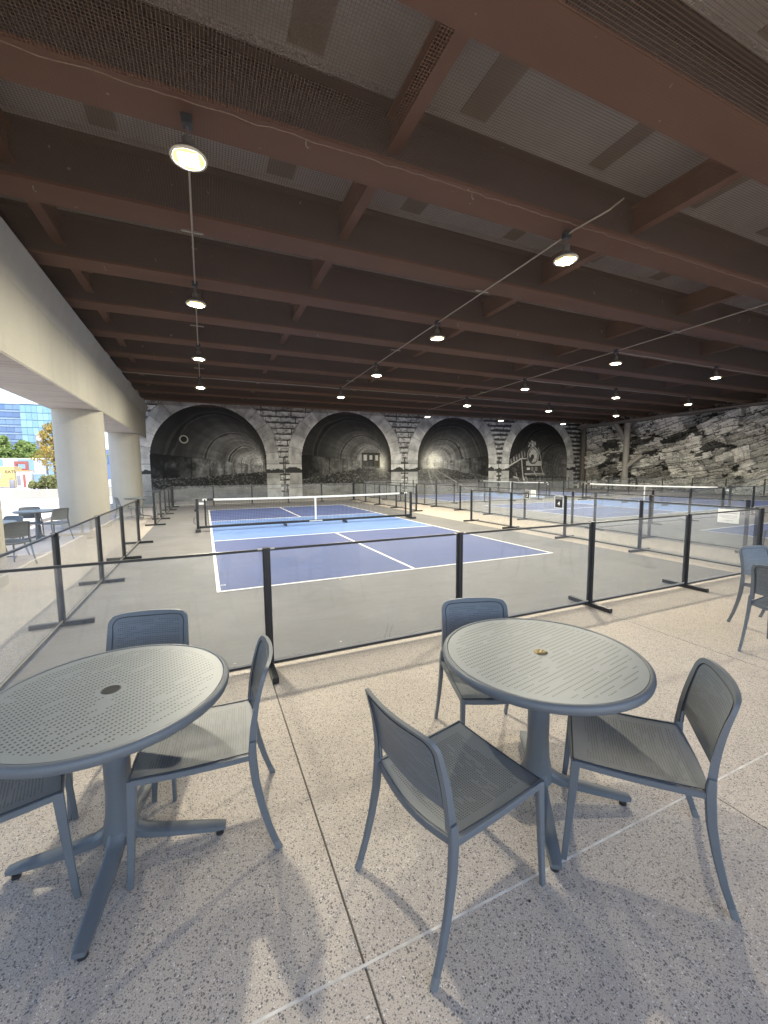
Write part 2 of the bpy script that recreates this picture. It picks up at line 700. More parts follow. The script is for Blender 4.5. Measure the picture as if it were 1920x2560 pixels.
court(3.05, 6.705, 0, 'near')
court(11.78 + 6.705, 6.60, PI / 2, 'four')
court(11.78 + 6.705, 15.63, PI / 2, 'far')
court(11.78 + 6.705, -2.49, PI / 2, 'right')


# ------------------------------------------------------------------ bridge overhead
def zb(y):
    return 5.53 - .004 * y


def zo(y):
    """level from which lamps, conduits and the pier cap are set out"""
    return 5.50 - .0155 * y


BEAM_Y = [-2.68 + 2.15 * n for n in range(-3, 11)]
DEPTH = .84
SP = 2.15
bridge = thing('bridge', 'brown steel beam and grey concrete deck bridge overhead', 'bridge')
XL, XR = -3.3, 31.6


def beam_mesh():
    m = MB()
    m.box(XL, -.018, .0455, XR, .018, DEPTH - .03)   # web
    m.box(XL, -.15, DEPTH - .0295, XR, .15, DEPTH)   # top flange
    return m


bm0 = None
fm0 = MB().box(XL, -.26, 0, XR, .26, .045).mesh('bottom_flange', MT['steel'])
hm0 = MB().box(XL, -.17, DEPTH + .001, XR, .17, DEPTH + .08).mesh('haunch', MT['deck'])
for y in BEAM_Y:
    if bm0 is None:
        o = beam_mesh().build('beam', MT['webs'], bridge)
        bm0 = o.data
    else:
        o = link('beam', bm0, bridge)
    o.location = (0, y, zb(y))
    link('haunch', hm0, o)
    link('bottom_flange', fm0, o)
# diaphragms between the beams
dm = None
for i in range(1, len(BEAM_Y) - 1):
    y0, y1 = BEAM_Y[i], BEAM_Y[i + 1]
    for x in (-2.3, 2.41, 7.17, 12.05, 17.03, 21.9, 26.8):
        if dm is None:
            mm = MB()
            mm.box(-.012, .019, .30, .012, SP - .019, .70)
            mm.box(-.085, .019, .28, .085, SP - .019, .30)
            mm.box(-.085, .019, .70, .085, SP - .019, .72)
            o = mm.build('diaphragm', MT['steel'], bridge)
            dm = o.data
        else:
            o = link('diaphragm', dm, bridge)
        o.location = (x, y0, zb((y0 + y1) / 2))
# deck: one slab panel per bay, with darker patches across it
DZ = DEPTH + .08
y_edges = [BEAM_Y[0] - 1.0] + [y for y in BEAM_Y] + [21.2]
for a, b in zip(y_edges[:-1], y_edges[1:]):
    m = MB()
    m.quad_box([(XL - .6, a, zb(a) + DZ + .0005), (XR, a, zb(a) + DZ + .0005), (XR, b, zb(b) + DZ + .0005), (XL - .6, b, zb(b) + DZ + .0005),
                (XL - .6, a, zb(a) + DZ + .35), (XR, a, zb(a) + DZ + .35), (XR, b, zb(b) + DZ + .35), (XL - .6, b, zb(b) + DZ + .35)])
    m.build('deck_slab', MT['deck'], bridge)
ds = MB().box(-.21, -.83, -.012, .21, .83, 0).mesh('deck_strip', MT['deckdark'])
for i in range(1, 8):
    ym = (BEAM_Y[i] + BEAM_Y[i + 1]) / 2
    for k, x in enumerate((-1.1, 1.25, 3.6, 5.95, 8.3, 10.7, 13.3, 15.6)):
        o = link('deck_strip', ds, bridge)
        o.location = (x + .07 * math.sin(i * 3 + k), ym, zb(ym) + DZ - .002)
        o.scale = (1 if k % 3 else .8, 1, 1)
for y in BEAM_Y:
    MB().box(-3.25, y - .3, zo(y) - .058, -2.75, y + .3, zb(y) - .002).build('bearing_block', MT['cap'], bridge)
# edge girder that closes the beam ends
MB().box(XL - .35, -9.8, zb(-10) + .05, XL - .002, 21, zb(21) + DZ - .06).build('end_wall', MT['cap'], bridge)

nettop = MB()
nettop.v = [(-2.7, -9.6, zb(-9.6) - .045), (30.4, -9.6, zb(-9.6) - .045), (30.4, 20.3, zb(20.3) - .045), (-2.7, 20.3, zb(20.3) - .045)]
nettop.f = [(0, 3, 2, 1)]
o = nettop.build('bird_netting', MT['netting'], fix=False)
tag(o, 'fine brown bird netting stretched below the steel ceiling beams', 'netting')
# rope that laces the netting to the near beams
for bi in (4,):
    y = BEAM_Y[bi] - .262
    pts = []
    x = -2.6
    while x < 14:
        pts.append((x, y + random.uniform(-.014, .014), zb(y) - .056 + random.uniform(-.012, .012)))
        x += .13
    o = MB().tube(pts, .0055, 5).build('lacing_rope', MT['rope'])
    tag(o, 'pale lacing rope along the ceiling beam above the nearest lamps', 'rope')

# pier: cap beam and round columns at the left
pier = thing('bridge_pier', 'pale concrete pier with long cap beam and round columns, left', 'pier')
Y0, Y1 = -9.8, 19.4
XI, XO = -2.83, -4.05


def cap_prof(y):
    zt = zo(y) - .06
    return [(XI, 3.50), (XI + .02, 4.75), (XI + .20, zt), (XO, zt), (XO, 3.50)]


m = MB()
ys = [Y0 + (Y1 - Y0) * i / 12 for i in range(13)]
for y in ys:
    for x, z in cap_prof(y):
        m.v.append((x, y, z))
for i in range(12):
    for j in range(5):
        k = (j + 1) % 5
        m.f.append((i * 5 + j, i * 5 + k, (i + 1) * 5 + k, (i + 1) * 5 + j))
m.f.append((0, 1, 2, 3, 4))
m.f.append(tuple(12 * 5 + j for j in (4, 3, 2, 1, 0)))
m.build('pier_cap', MT['cap'], pier, bevel=.02)
MB().box(XO + .01, Y0 + .01, 3.488, XI - .01, Y1 - .01, 3.4995).build('cap_soffit', MT['board'], pier)
for yc in (-6.0, 1.75, 9.2, 16.75):
    MB().lathe([(.63, -.02), (.63, 3.487)], 64, (-3.46, yc, 0), True).build('column', MT['cap'], pier, smooth=True)
    ring = MB().lathe([(.63, 3.02), (.632, 3.022), (.632, 3.03), (.63, 3.032)], 64, (-3.46, yc, 0)).build('formwork_seam', MT['board'], pier, smooth=True)

# ------------------------------------------------------------------ numpy noise for the painted wall and the rock
def hsh(ix, iy, s=0):
    n = (ix.astype(np.int64) * 374761393 + iy.astype(np.int64) * 668265263 + s * 1442695041) & 0xffffffff
    n = ((n ^ (n >> 13)) * 1274126177) & 0xffffffff
    n = n ^ (n >> 16)
    return (n & 0xffff) / 65535.0


def vn(x, y, s=0):
    ix, iy = np.floor(x), np.floor(y)
    fx, fy = x - ix, y - iy
    fx, fy = fx * fx * (3 - 2 * fx), fy * fy * (3 - 2 * fy)
    a, b = hsh(ix, iy, s), hsh(ix + 1, iy, s)
    c, d = hsh(ix, iy + 1, s), hsh(ix + 1, iy + 1, s)
    return (a * (1 - fx) + b * fx) * (1 - fy) + (c * (1 - fx) + d * fx) * fy


def fbm(x, y, s=0, o=4, g=.5):
    t, a, n = 0, 1, 0
    for i in range(o):
        t = t + a * vn(x * 2 ** i, y * 2 ** i, s + i)
        n += a
        a *= g
    return t / n


def sm(a, b, x):
    t = np.clip((x - a) / (b - a), 0, 1)
    return t * t * (3 - 2 * t)


def inpoly(X, Z, poly):
    r = np.zeros(X.shape, bool)
    n = len(poly)
    for i in range(n):
        x1, z1 = poly[i]
        x2, z2 = poly[(i + 1) % n]
        c = ((z1 > Z) != (z2 > Z)) & (X < (x2 - x1) * (Z - z1) / (z2 - z1 + 1e-9) + x1)
        r ^= c
    return r


def segd(X, Z, a, b):
    ax, az = a
    bx, bz = b
    dx, dz = bx - ax, bz - az
    t = np.clip(((X - ax) * dx + (Z - az) * dz) / (dx * dx + dz * dz), 0, 1)
    return np.hypot(X - ax - t * dx, Z - az - t * dz)


def grid_mesh(name, P, C, mat, parent=None):
    nu, nv = P.shape[:2]
    me = bpy.data.meshes.new(name)
    idx = np.arange(nu * nv).reshape(nu, nv)
    q = np.stack([idx[:-1, :-1], idx[1:, :-1], idx[1:, 1:], idx[:-1, 1:]], -1).reshape(-1, 4)
    me.vertices.add(nu * nv)
    me.vertices.foreach_set('co', P.reshape(-1).astype(np.float32))
    me.loops.add(q.size)
    me.loops.foreach_set('vertex_index', q.reshape(-1).astype(np.int32))
    me.polygons.add(len(q))
    me.polygons.foreach_set('loop_start', np.arange(0, q.size, 4, dtype=np.int32))
    me.polygons.foreach_set('loop_total', np.full(len(q), 4, np.int32))
    me.update()
    me.validate()
    at = me.color_attributes.new('paint', 'FLOAT_COLOR', 'POINT')
    rgba = np.ones((nu * nv, 4), np.float32)
    rgba[:, :3] = C.reshape(-1, 3)
    at.data.foreach_set('color', rgba.reshape(-1))
    me.materials.append(mat)
    return link(name, me, parent)


# ------------------------------------------------------------------ the tunnel mural on the far wall
def paint_mural(X, Z):
    ch, L = .36, .92
    row = np.floor((Z - .02) / ch)
    off = hsh(row, row * 0, 3) * L
    bx = (X + off) / L
    cx_ = np.floor(bx)
    fx, fz = bx - cx_, (Z - .02) / ch - row
    n6 = fbm(X * 7, Z * 11, 1)
    n2 = fbm(X * 16, Z * 20, 5, 3)
    wave = vn(X * 4.5, row * 7.3, 9)
    # rows get starker to the right, where the mural is painted black on grey
    stark = sm(18.5, 22.5, X)
    tone = .46 + .18 * (hsh(cx_, row, 2) - .5)
    st = tone * (.55 + .9 * n6) * (.75 + .45 * fz)
    dark_h = .11 + .20 * wave + .28 * stark
    st = np.where(fz < dark_h, .035 + .05 * n2, st)
    st = np.where((fz > dark_h) & (fz < dark_h + .10), st * (.6 + .4 * n2), st)
    st = np.where((np.abs(fx - .5) > .475) | (fz > .945), .07, st)
    chip = fbm(X * 5 + 40, Z * 8, 12, 3)
    st = np.where((chip > .63) & (fz > .3), st * .45, st)
    c = st
    R, ZC = 3.17, 2.42
    centres = (.325, 8.865, 17.33, 25.73)
    # block the piers below the springing line
    for ci, cx0 in enumerate(centres):
        dx = X - cx0
        rho = np.hypot(dx, Z - ZC)
        th = np.arctan2(Z - ZC, dx)
        up = Z > ZC
        vc = np.floor(th / .235 + .5)
        vf = th / .235 + .5 - vc
        w = .80 + .16 * (hsh(vc, vc * 0 + ci, 4) - .3)
        ring = up & (rho > R) & (rho < R + w)
        flare = .10 * sm(1.5, 0, Z)
        jamb = (~up) & (np.abs(dx) > R - flare * 0) & (np.abs(dx) < R + .78 + flare)
        vtone = .44 + .18 * (hsh(vc, vc * 0 + ci, 6) - .5)
        brush = fbm(X * 3.3, Z * 2.2, 20 + ci, 4)
        brush2 = fbm(th * 9, rho * 2.2, 31 + ci, 3)
        v = vtone * (.30 + .75 * brush + .75 * brush2 ** 1.3)
        v = np.where(np.abs(vf) < .035, v * .5, v)
        v = np.where(rho < R + .05, v * 1.15, v)
        c = np.where(ring, v, c)
        jr = np.floor(Z / .62)
        jt = (.39 + .12 * (hsh(jr, jr * 0 + ci * 2 + (dx > 0), 8) - .5)) * (.6 + .8 * brush)
        jt = np.where((Z / .62 - jr) < .035, jt * .55, jt)
        c = np.where(jamb, jt, c)
        c = np.where(ring & (rho > R + w - .045), c * .5, c)
    # impost stones
    for ci, cx0 in enumerate(centres):
        for s in (-1, 1):
            a, b = sorted((cx0 + s * R, cx0 + s * (R + 1.06)))
            im = (X > a) & (X < b) & (Z > 1.58) & (Z < 2.14)
            wv = 1.66 + .24 * vn(X * 2.6, X * 0 + ci, 55) + .08 * vn(X * 9, X * 0, 56)
            it = .52 * (.55 + .8 * fbm(X * 5, Z * 7, 60, 4))
            it = np.where(Z < wv, .04, it)
            c = np.where(im, it, c)
            c = np.where((X > a) & (X < b) & (np.abs(Z - 2.15) < .022), .10, c)
            c = np.where((np.abs(X - (cx0 + s * (R + 1.055))) < .03) & (Z < 2.6), .045, c)
    # tunnels in perspective
    specs = ((3.25, 2.05, 1.0), (11.15, 2.20, .95), (15.30, 2.22, 1.15), (29.6, 2.0, .42))
    glow = (0., .6, 1.0, 0.)
    floors = (((-3., 1.32), (-1., 1.36), (3.6, 1.70)), ((5.6, 1.14), (9.83, 1.90), (11.2, 1.86), (12.1, 1.45)),
              ((14.1, 1.62), (14.9, 1.86), (15.9, 1.93), (20.0, 1.22), (20.6, 1.12)), ((22.4, 1.2), (26.0, 1.14), (29.0, 1.02)))
    warm = np.zeros_like(X)
    for ci, cx0 in enumerate(centres):
        vx, vz, lum = specs[ci]
        dx = X - cx0
        ins = np.where(Z > ZC, np.hypot(dx, Z - ZC) < R, np.abs(dx) < R)
        px, pz = X - vx, Z - vz
        # factor t that takes a point out to the portal outline: vault above, walls below
        ax_, az_ = vx - cx0, vz - ZC
        A = px * px + pz * pz + 1e-9
        B = ax_ * px + az_ * pz
        Cc = ax_ * ax_ + az_ * az_ - R * R
        tc = (-B + np.sqrt(np.maximum(B * B - A * Cc, 1e-9))) / A
        zc_hit = vz + tc * pz
        tw = np.where(px > 0, (cx0 + R - vx) / np.maximum(px, 1e-6), (cx0 - R - vx) / np.minimum(px, -1e-6))
        t = np.where(zc_hit > ZC, tc, np.abs(tw))
        t = np.clip(t, 1, 200)
        fl_x, fl_z = zip(*floors[ci])
        edge = np.interp(X, fl_x, fl_z) + .05 * (vn(X * 9, X * 0, 66) - .5)
        floor_ = Z < edge
        hz = vz + t * pz
        vault = hz > ZC + .35
        depth = np.log(t)
        ang = np.arctan2(hz - 1.6, (vx + t * px) - cx0)
        ringn = fbm(depth * 5.5 + ci * 7, ang * 1.2, 70 + ci, 4)
        streak = fbm(depth * 19 + ci * 3, ang * 1.1, 74 + ci, 3)
        blot = fbm(X * 2.4, Z * 2.4, 78 + ci, 4)
        brushy = fbm(ang * 14, depth * 3, 79 + ci, 3)
        k = np.clip(depth / 2.2, 0, 1)
        vlt = .012 + lum * (.012 + .50 * k ** 1.55) * (.15 + 1.5 * ringn * (.35 + streak)) * (.6 + .8 * brushy)
        rib = np.abs((depth * 2.1 + .3 * ringn) % 1 - .5)
        vlt = np.where(rib < .045, vlt * (.75 - .45 * np.clip(depth, 0, 1)), vlt)
        vlt = np.where((rib > .045) & (rib < .085), vlt * 1.5 + .012 * np.clip(depth, 0, 1), vlt)
        # lower walls: block marks and vertical stains, paler
        stain = fbm(depth * 9 + 3, Z * .7, 82 + ci, 4)
        fine = fbm(X * 9, Z * 6, 83, 3)
        blk = hsh(np.floor(depth * 7 + ci), np.floor(hz * 3.1), 84 + ci)
        wl_ = .02 + lum * (.10 + .34 * k) * (.05 + .95 * stain ** 1.3 + .40 * blk * (fine > .45)) * (.35 + 1.1 * blot)
        wl_ = np.where(np.abs((depth * 3.4 + .2 * stain) % 1 - .5) < .03, wl_ * .4, wl_)
        wl_ = np.where(np.abs(hz - (ZC + .35)) < .05, wl_ * .45, wl_)
        wl_ = wl_ * (.15 + .85 * sm(0.0, .7, depth + .5 * (blot - .5)))
        spk = fbm(X * 13, Z * 17, 88, 3)
        fl = .014 + .10 * (spk > .60) * (.3 + .7 * fbm(X * 2, Z * 3, 87, 2)) + .02 * blot
        fl = fl + .16 * glow[ci] * np.exp(-((X - vx) / 1.6) ** 2) * fbm(X * 6, Z * 20, 89, 3)
        fl = np.where((Z > edge - .06) & (spk > .42), fl + .05, fl)
        val = np.where(floor_, fl, np.where(vault, vlt, wl_))
        # grey wash along the foot of the wall
        wash = .10 + .17 * (fbm(X * 1.6, Z * 2.6, 90 + ci, 5) - .25) + .05 * (fbm(X * 1.1 + Z * 2, Z * 8, 91, 3) - .5)
        foot = 1 - sm(.74, .84, Z + .10 * vn(X * 1.3, X * 0, 92))
        val = val * (1 - foot) + foot * (wash if ci < 2 else wash * .7)
        if glow[ci] > 0:
            gx, gz = (15.35, 2.30) if ci == 2 else (11.34, 2.2)
            d = np.hypot((X - gx), (Z - gz) * (1.0 if ci == 2 else .6))
            gl = glow[ci] * np.exp(-(d / (.66 if ci == 2 else .34)) ** 2)
            gl = gl * (.7 + .6 * fbm(X * 7, Z * 7, 95, 3))
            if ci == 2:
                gl = gl * np.where(Z < 1.8, .35, 1)
                gl = gl * np.where((np.abs(np.hypot((X - 15.62) / .22, (Z - 2.25) / .3)) < 1) | (np.hypot((X - 15.0) / .2, (Z - 2.3) / .26) < 1), .55, 1)
            val = val + .70 * gl
            warm += np.where(ins, gl, 0)
        c = np.where(ins, val, c)
    # rails and sleepers in the third tunnel
    in3 = (np.abs(X - centres[2]) < R) & (Z > .1)
    for a, b, w in (((15.14, 1.86), (16.9, -.12), .05), ((15.38, 1.86), (18.6, .22), .05), ((15.0, 1.82), (15.55, .1), .10)):
        d = segd(X, Z, a, b)
        c = np.where(in3 & (d < w * (.25 + .75 * np.clip((1.9 - Z) / 1.6, 0, 1))), .30 - .12 * np.clip((1.9 - Z) / 1.6, 0, 1), c)
    slp = in3 & (Z < 1.5) & (X > 15.4 + (1.86 - Z) * .45) & (X < 15.4 + (1.86 - Z) * 1.2) & ((np.log(2.3 - Z) * 14) % 1 < .4)
    c = np.where(slp, c * .6 + .05, c)
    # railcar in the second tunnel
    body = inpoly(X, Z, [(9.83, 2.9), (11.17, 2.91), (11.15, 1.87), (9.83, 1.88)])
    c = np.where(body, .040 + .05 * fbm(X * 9, Z * 5, 101, 3), c)
    roof = inpoly(X, Z, [(9.80, 2.88), (9.9, 3.0), (10.05, 3.05), (10.22, 3.18), (10.8, 3.19), (10.98, 3.05), (11.1, 3.0), (11.19, 2.88)])
    c = np.where(roof, .13 + .08 * fbm(X * 6, Z * 9, 102, 3), c)
    c = np.where((np.abs(Z - 2.90 + .10 * (X - 10.5) ** 2) < .035) & (X > 9.8) & (X < 11.2), .02, c)
    c = np.where((np.abs(Z - 3.04) < .02) & (X > 10.0) & (X < 11.0), .03, c)
    for x0, z1, x1, z0 in ((9.97, 2.77, 10.21, 2.39), (10.4, 2.75, 10.62, 2.43), (10.83, 2.75, 11.04, 2.39)):
        c = np.where((X > x0 - .04) & (X < x1 + .04) & (Z > z0 - .04) & (Z < z1 + .04), .018, c)
        c = np.where((X > x0) & (X < x1) & (Z > z0) & (Z < z1), .40 + .1 * (Z - z0), c)
    for x in (10.34, 10.67):
        c = np.where((np.abs(X - x) < .022) & (Z > 1.93) & (Z < 2.86), .014, c)
    c = np.where((np.abs(Z - 1.93) < .02) & (X > 9.9) & (X < 11.1), .20, c)
    # locomotive in the fourth
    def P(poly, val):
        nonlocal c
        c = np.where(inpoly(X, Z, poly), val, c)

    def E(x, z, a, b, val):
        nonlocal c
        c = np.where(((X - x) / a) ** 2 + ((Z - z) / b) ** 2 < 1, val, c)
    nn = fbm(X * 9, Z * 9, 110, 3)
    rn = fbm(X * 3, Z * 6, 111, 3)
    P([(22.6, 2.0), (23.82, 2.56), (24.32, 2.56), (24.34, 3.6), (23.64, 3.10), (22.9, 2.66), (22.6, 2.45)], .035 + .20 * ((np.floor(X * 6.5 + Z * 1.5) % 2) * (nn > .4)) * sm(3.5, 2.7, Z))
    P([(22.58, 1.98), (23.82, 2.54), (24.35, 2.54), (24.35, .7), (22.6, .72)], .022 + .05 * (nn > .62))
    P([(24.20, 3.45), (24.30, .95), (26.05, .9), (26.08, 1.9), (25.94, 2.37), (25.62, 3.4), (25.2, 3.7), (24.6, 3.7)], .028)
    P([(24.45, 3.95), (24.7, 3.86), (24.86, 4.16), (25.02, 3.98), (25.32, 4.04), (25.28, 3.82), (25.42, 3.62), (24.46, 3.54), (24.6, 3.75)], .06 + .34 * (nn > .47))
    E(25.05, 2.81, .64, .76, .30)
    E(25.05, 2.81, .57, .69, .05)
    E(25.09, 2.86, .49, .60, .27 + .20 * rn)
    E(24.98, 2.72, .18, .22, .03)
    P([(24.62, 2.62), (24.98, 2.75), (25.02, 2.35), (24.75, 2.3)], .035)
    c = np.where((np.abs(np.hypot((X - 25.09) / .49, (Z - 2.86) / .6) - .86) < .06) & (hsh(np.floor(np.arctan2(Z - 2.86, X - 25.09) * 6), X * 0, 5) > .3), .05, c)
    P([(24.3, 2.37), (24.62, 2.37), (24.8, 2.12), (25.3, 2.10), (25.55, 2.37), (25.97, 2.37), (26.02, 1.97), (24.31, 2.0)], .36)
    P([(24.23, 1.93), (26.08, 1.93), (26.19, 1.36), (24.22, 1.40)], .045)
    P([(24.40, 1.65), (24.75, 1.65), (24.75, 1.83), (24.40, 1.83)], .60)
    P([(24.86, 1.56), (25.13, 1.56), (25.13, 1.88), (24.86, 1.88)], .17)
    P([(25.26, 1.56), (25.56, 1.56), (25.56, 1.88), (25.26, 1.88)], .20)
    for a, b, w, v in (((22.6, 2.0), (23.8, 2.57), .05, .42), ((23.8, 2.57), (24.32, 2.58), .045, .40), ((23.82, 2.58), (24.02, 1.05), .05, .36),
                       ((24.22, 1.34), (26.30, 1.33), .028, .42), ((24.22, 1.24), (26.37, 1.22), .028, .38), ((25.61, 3.47), (25.97, 2.37), .035, .30),
                       ((25.97, 1.9), (26.2, 1.3), .035, .34), ((24.05, 1.06), (24.1, .85), .07, .42), ((25.2, 1.5), (25.45, 1.15), .05, .34),
                       ((23.06, 1.1), (23.5, .95), .07, .36), ((23.3, 1.4), (23.4, 1.05), .04, .28), ((23.5, .85), (23.65, .7), .05, .3), ((25.85, 1.1), (25.9, .6), .06, .16)):
        c = np.where(segd(X, Z, a, b) < w, v, c)
    c = np.where(np.abs(np.hypot((X - 24.33) / .14, (Z - .78) / .26) - 1) < .22, .33, c)
    # rain streaks and grime over everything
    c = c * (.86 + .28 * fbm(X * 2.2, Z * .5, 120, 4)) * (.93 + .14 * fbm(X * 20, Z * 20, 121, 2))
    c = np.clip(c, .010, .78)
    rgb = np.stack([c * 1.01, c * 1.0, c * .985], -1)
    rgb[..., 2] -= .10 * warm
    rgb[..., 0] += .02 * warm
    return np.clip(rgb, .008, .85)


WALL_Y = 20.5
mural = thing('mural_wall', 'far wall painted with four grey railway tunnel arches', 'mural')
MB().box(-4.35, WALL_Y + .006, -.1, 31.7, WALL_Y + .6, 7.2).build('retaining_wall', MT['cap'], mural)
nx, nz = 1150, 190
xs = np.linspace(-4.35, 31.2, nx)
zs = np.linspace(-.02, 5.75, nz)
GX, GZ = np.meshgrid(xs, zs, indexing='ij')
Pm = np.stack([GX, np.full_like(GX, WALL_Y), GZ], -1)
grid_mesh('painted_mural', Pm, paint_mural(GX, GZ), MT['mural'], mural)

# pipe mouth in the first arch
t = thing('drain_outlet', 'small round drain pipe mouth on the leftmost painted tunnel', 'pipe', (-1.07, WALL_Y, 3.56))
MB().sweep([(0, .02, 0), (0, -.10, 0)], [(.235 * math.cos(2 * PI * i / 28), .235 * math.sin(2 * PI * i / 28)) for i in range(28)]).build('sleeve', MT['cap'], t, smooth=True)
MB().sweep([(0, -.09, 0), (0, -.104, 0)], [(.17 * math.cos(2 * PI * i / 28), .17 * math.sin(2 * PI * i / 28)) for i in range(28)]).build('opening', MT['hole'], t)

# ------------------------------------------------------------------ rock wall on the right
def rock_field(Y, Z):
    t = -Y
    dip = .24
    wob = .40 * vn(t * .22, Z * .3, 200) + .16 * np.floor(4 * vn(t * .7, Z * .9, 204)) / 4
    p = Z * math.cos(dip) - t * math.sin(dip) + wob * 1.2
    q = t * math.cos(dip) + Z * math.sin(dip)
    h = np.zeros_like(Y)
    facet = np.ones_like(Y)
    crack = np.zeros_like(Y)
    for (lh, lw, amp, s) in ((1.15, 2.3, .50, 210), (.46, .95, .26, 220), (.17, .42, .09, 230)):
        r = np.floor(p / lh + .6 * vn(q * .6, p * .3, s))
        fr = p / lh + .6 * vn(q * .6, p * .3, s) - r
        qq = q / lw + hsh(r, r * 0, s + 1) * 7 + .35 * vn(p * 2.2, q * 1.1, s + 2)
        cc = np.floor(qq)
        fq = qq - cc
        a = hsh(r, cc, s + 3)
        facet = facet * (1 + (.75 if s == 210 else .6 if s == 220 else .3) * (hsh(r, cc, s + 8) - .55))
        tilt = (hsh(r, cc, s + 4) - .5) * 1.2 * (fq - .5) + (fr - .35) * .7
        h += amp * (a - .5 + tilt * .6)
        e = np.minimum(np.minimum(fq, 1 - fq) * lw, np.minimum(fr, 1 - fr) * lh)
        crack = np.maximum(crack, (1 - sm(.0, .045 if s == 210 else .025, e)) * (1 if s != 230 else .7) * (hsh(r, cc, s + 6) > .15))
    h += .10 * (fbm(t * 2.3, Z * 2.6, 240, 5) - .5) + .05 * (fbm(q * 3, p * 14, 246, 3) - .5)
    return h, crack, p, q, facet


rw = thing('rock_wall', 'craggy grey layered rock wall closing the courts at the right', 'rock wall')
ny, nz2 = 760, 170
yy = np.linspace(20.46, -8.0, ny)
zz = np.linspace(-.05, 5.75, nz2)
GY, GZ2 = np.meshgrid(yy, zz, indexing='ij')
h, crack, pp, qq, facet = rock_field(GY, GZ2)
h = h * (.55 + .45 * sm(20.4, 19.0, GY))
tone = .56 + .30 * (fbm(qq * 1.6, pp * 2.4, 250, 4) - .5) + .36 * (fbm(qq * 7, pp * 11, 256, 4) - .5)
tone = tone * (.55 + .75 * sm(-.40, .35, h))  # recessed rock darker, shade put into the colour
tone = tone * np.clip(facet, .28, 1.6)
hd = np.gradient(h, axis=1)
tone = np.where(hd < -.016, tone * .28, tone)  # shadows painted in where the relief steps back with height
tone = tone * (1 - .85 * crack)
cr2 = 1 - sm(.0, .032, np.abs(fbm(qq * 1.1, pp * 3.6, 270, 5, .6) - .5))
cr2 = cr2 * sm(.40, .52, fbm(qq * .5, pp * .9, 280, 3))
tone = tone * (1 - .82 * cr2)
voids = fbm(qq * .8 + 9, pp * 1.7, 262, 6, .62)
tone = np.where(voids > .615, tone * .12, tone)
tone = np.clip(tone * 1.1, .012, .74)
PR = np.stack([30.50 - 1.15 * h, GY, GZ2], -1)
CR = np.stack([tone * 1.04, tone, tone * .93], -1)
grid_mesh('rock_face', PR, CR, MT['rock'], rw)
MB().quad_box([(29.75, -9, zo(-9) - .04), (31.6, -9, zo(-9) - .04), (31.6, 20.3, zo(20.3) - .04), (29.75, 20.3, zo(20.3) - .04),
               (29.75, -9, zb(-9) - .06), (31.6, -9, zb(-9) - .06), (31.6, 20.3, zb(20.3) - .06), (29.75, 20.3, zb(20.3) - .06)]).build('bearing_ledge', MT['deckdark'], rw)
MB().box(31.0, -16, -.1, 31.6, 20.5, 5.2).build('backing', MT['cap'], rw)

MB().box(31.61, -9.8, 4.9, 32.0, 20.48, 7.0).build('abutment_wall', MT['cap'], rw)

# branching drain pipe in front of the rock
t = thing('drain_stack', 'thick grey branching drain pipe standing against the rock wall', 'pipe', (29.9, 15.8, 0))
MB().tube([(0, 0, -.01), (0, 0, 1.9), (0, -.02, 4.0), (0, -.02, 5.16)], .215, 20).build('stack', MT['pipe'], t, smooth=True)
MB().tube([(0, 0, 3.85), (0, .28, 4.22), (0, .98, 5.16)], .20, 20, up=(1, 0, 0)).build('upper_branch', MT['pipe'], t, smooth=True)
MB().tube([(0, -.02, 1.72), (0, -.30, 1.98), (.15, -1.0, 2.55), (.45, -1.3, 2.8)], .17, 20, up=(1, 0, 0)).build('lower_branch', MT['pipe'], t, smooth=True)
t = thing('corner_column', 'dark round column in the corner between tunnel mural and rock', 'column', (30.35, 20.1, 0))
MB().lathe([(.24, -.01), (.24, 2.48), (.27, 2.49), (.27, 2.60), (.24, 2.61), (.24, 5.1)], 28, close=True).build('shaft', simple('dark_brown_pipe', (.10, .085, .075), .6), t, smooth=True)


# ------------------------------------------------------------------ ceiling lamps and conduits
def make_lamp():
    t = thing('ceiling_lamp', None, 'lamp')
    MB().lathe([(.0, .10), (.11, .095), (.165, .05), (.180, .015), (.172, .002), (.15, .0), (.0, .001)], 40).build('housing', MT['lampbody'], t, smooth=True)
    MB().lathe([(.176, -.004), (.188, -.004), (.191, .012), (.182, .016)], 40).build('rim', MT['lamprim'], t, smooth=True)
    MB().lathe([(.158, -.003), (.164, -.006), (.170, -.003)], 40).build('inner_rim', MT['lamprim'], t, smooth=True)
    m = MB()
    m.v = [(.150 * math.cos(2 * PI * k / 32), .150 * math.sin(2 * PI * k / 32), -.004) for k in range(32)]
    m.f = [tuple(reversed(range(32)))]
    m.build('diffuser', MT['lampglow'], t, fix=False)
    m = MB()
    a, b = .100, .088
    m.v = [(-b, -a, -.009), (b, -a, -.009), (a, -b, -.009), (a, b, -.009), (b, a, -.009), (-b, a, -.009), (-a, b, -.009), (-a, -b, -.009)]
    m.f = [(7, 6, 5, 4, 3, 2, 1, 0)]
    m.build('light_panel', MT['lamplens'], t, fix=False)
    MB().lathe([(.035, .09), (.06, .11), (.06, .20), (.03, .22), (.016, .22), (.016, .36)], 16).build('stem', MT['lampbody'], t, smooth=True)
    MB().box(-.055, -.055, .33, .055, .055, .43).build('junction_box', MT['caststeel'], t, bevel=.008)
    for k in range(8):
        an = k * PI / 4
    return t


def zl(y):
    return zo(y) - .47


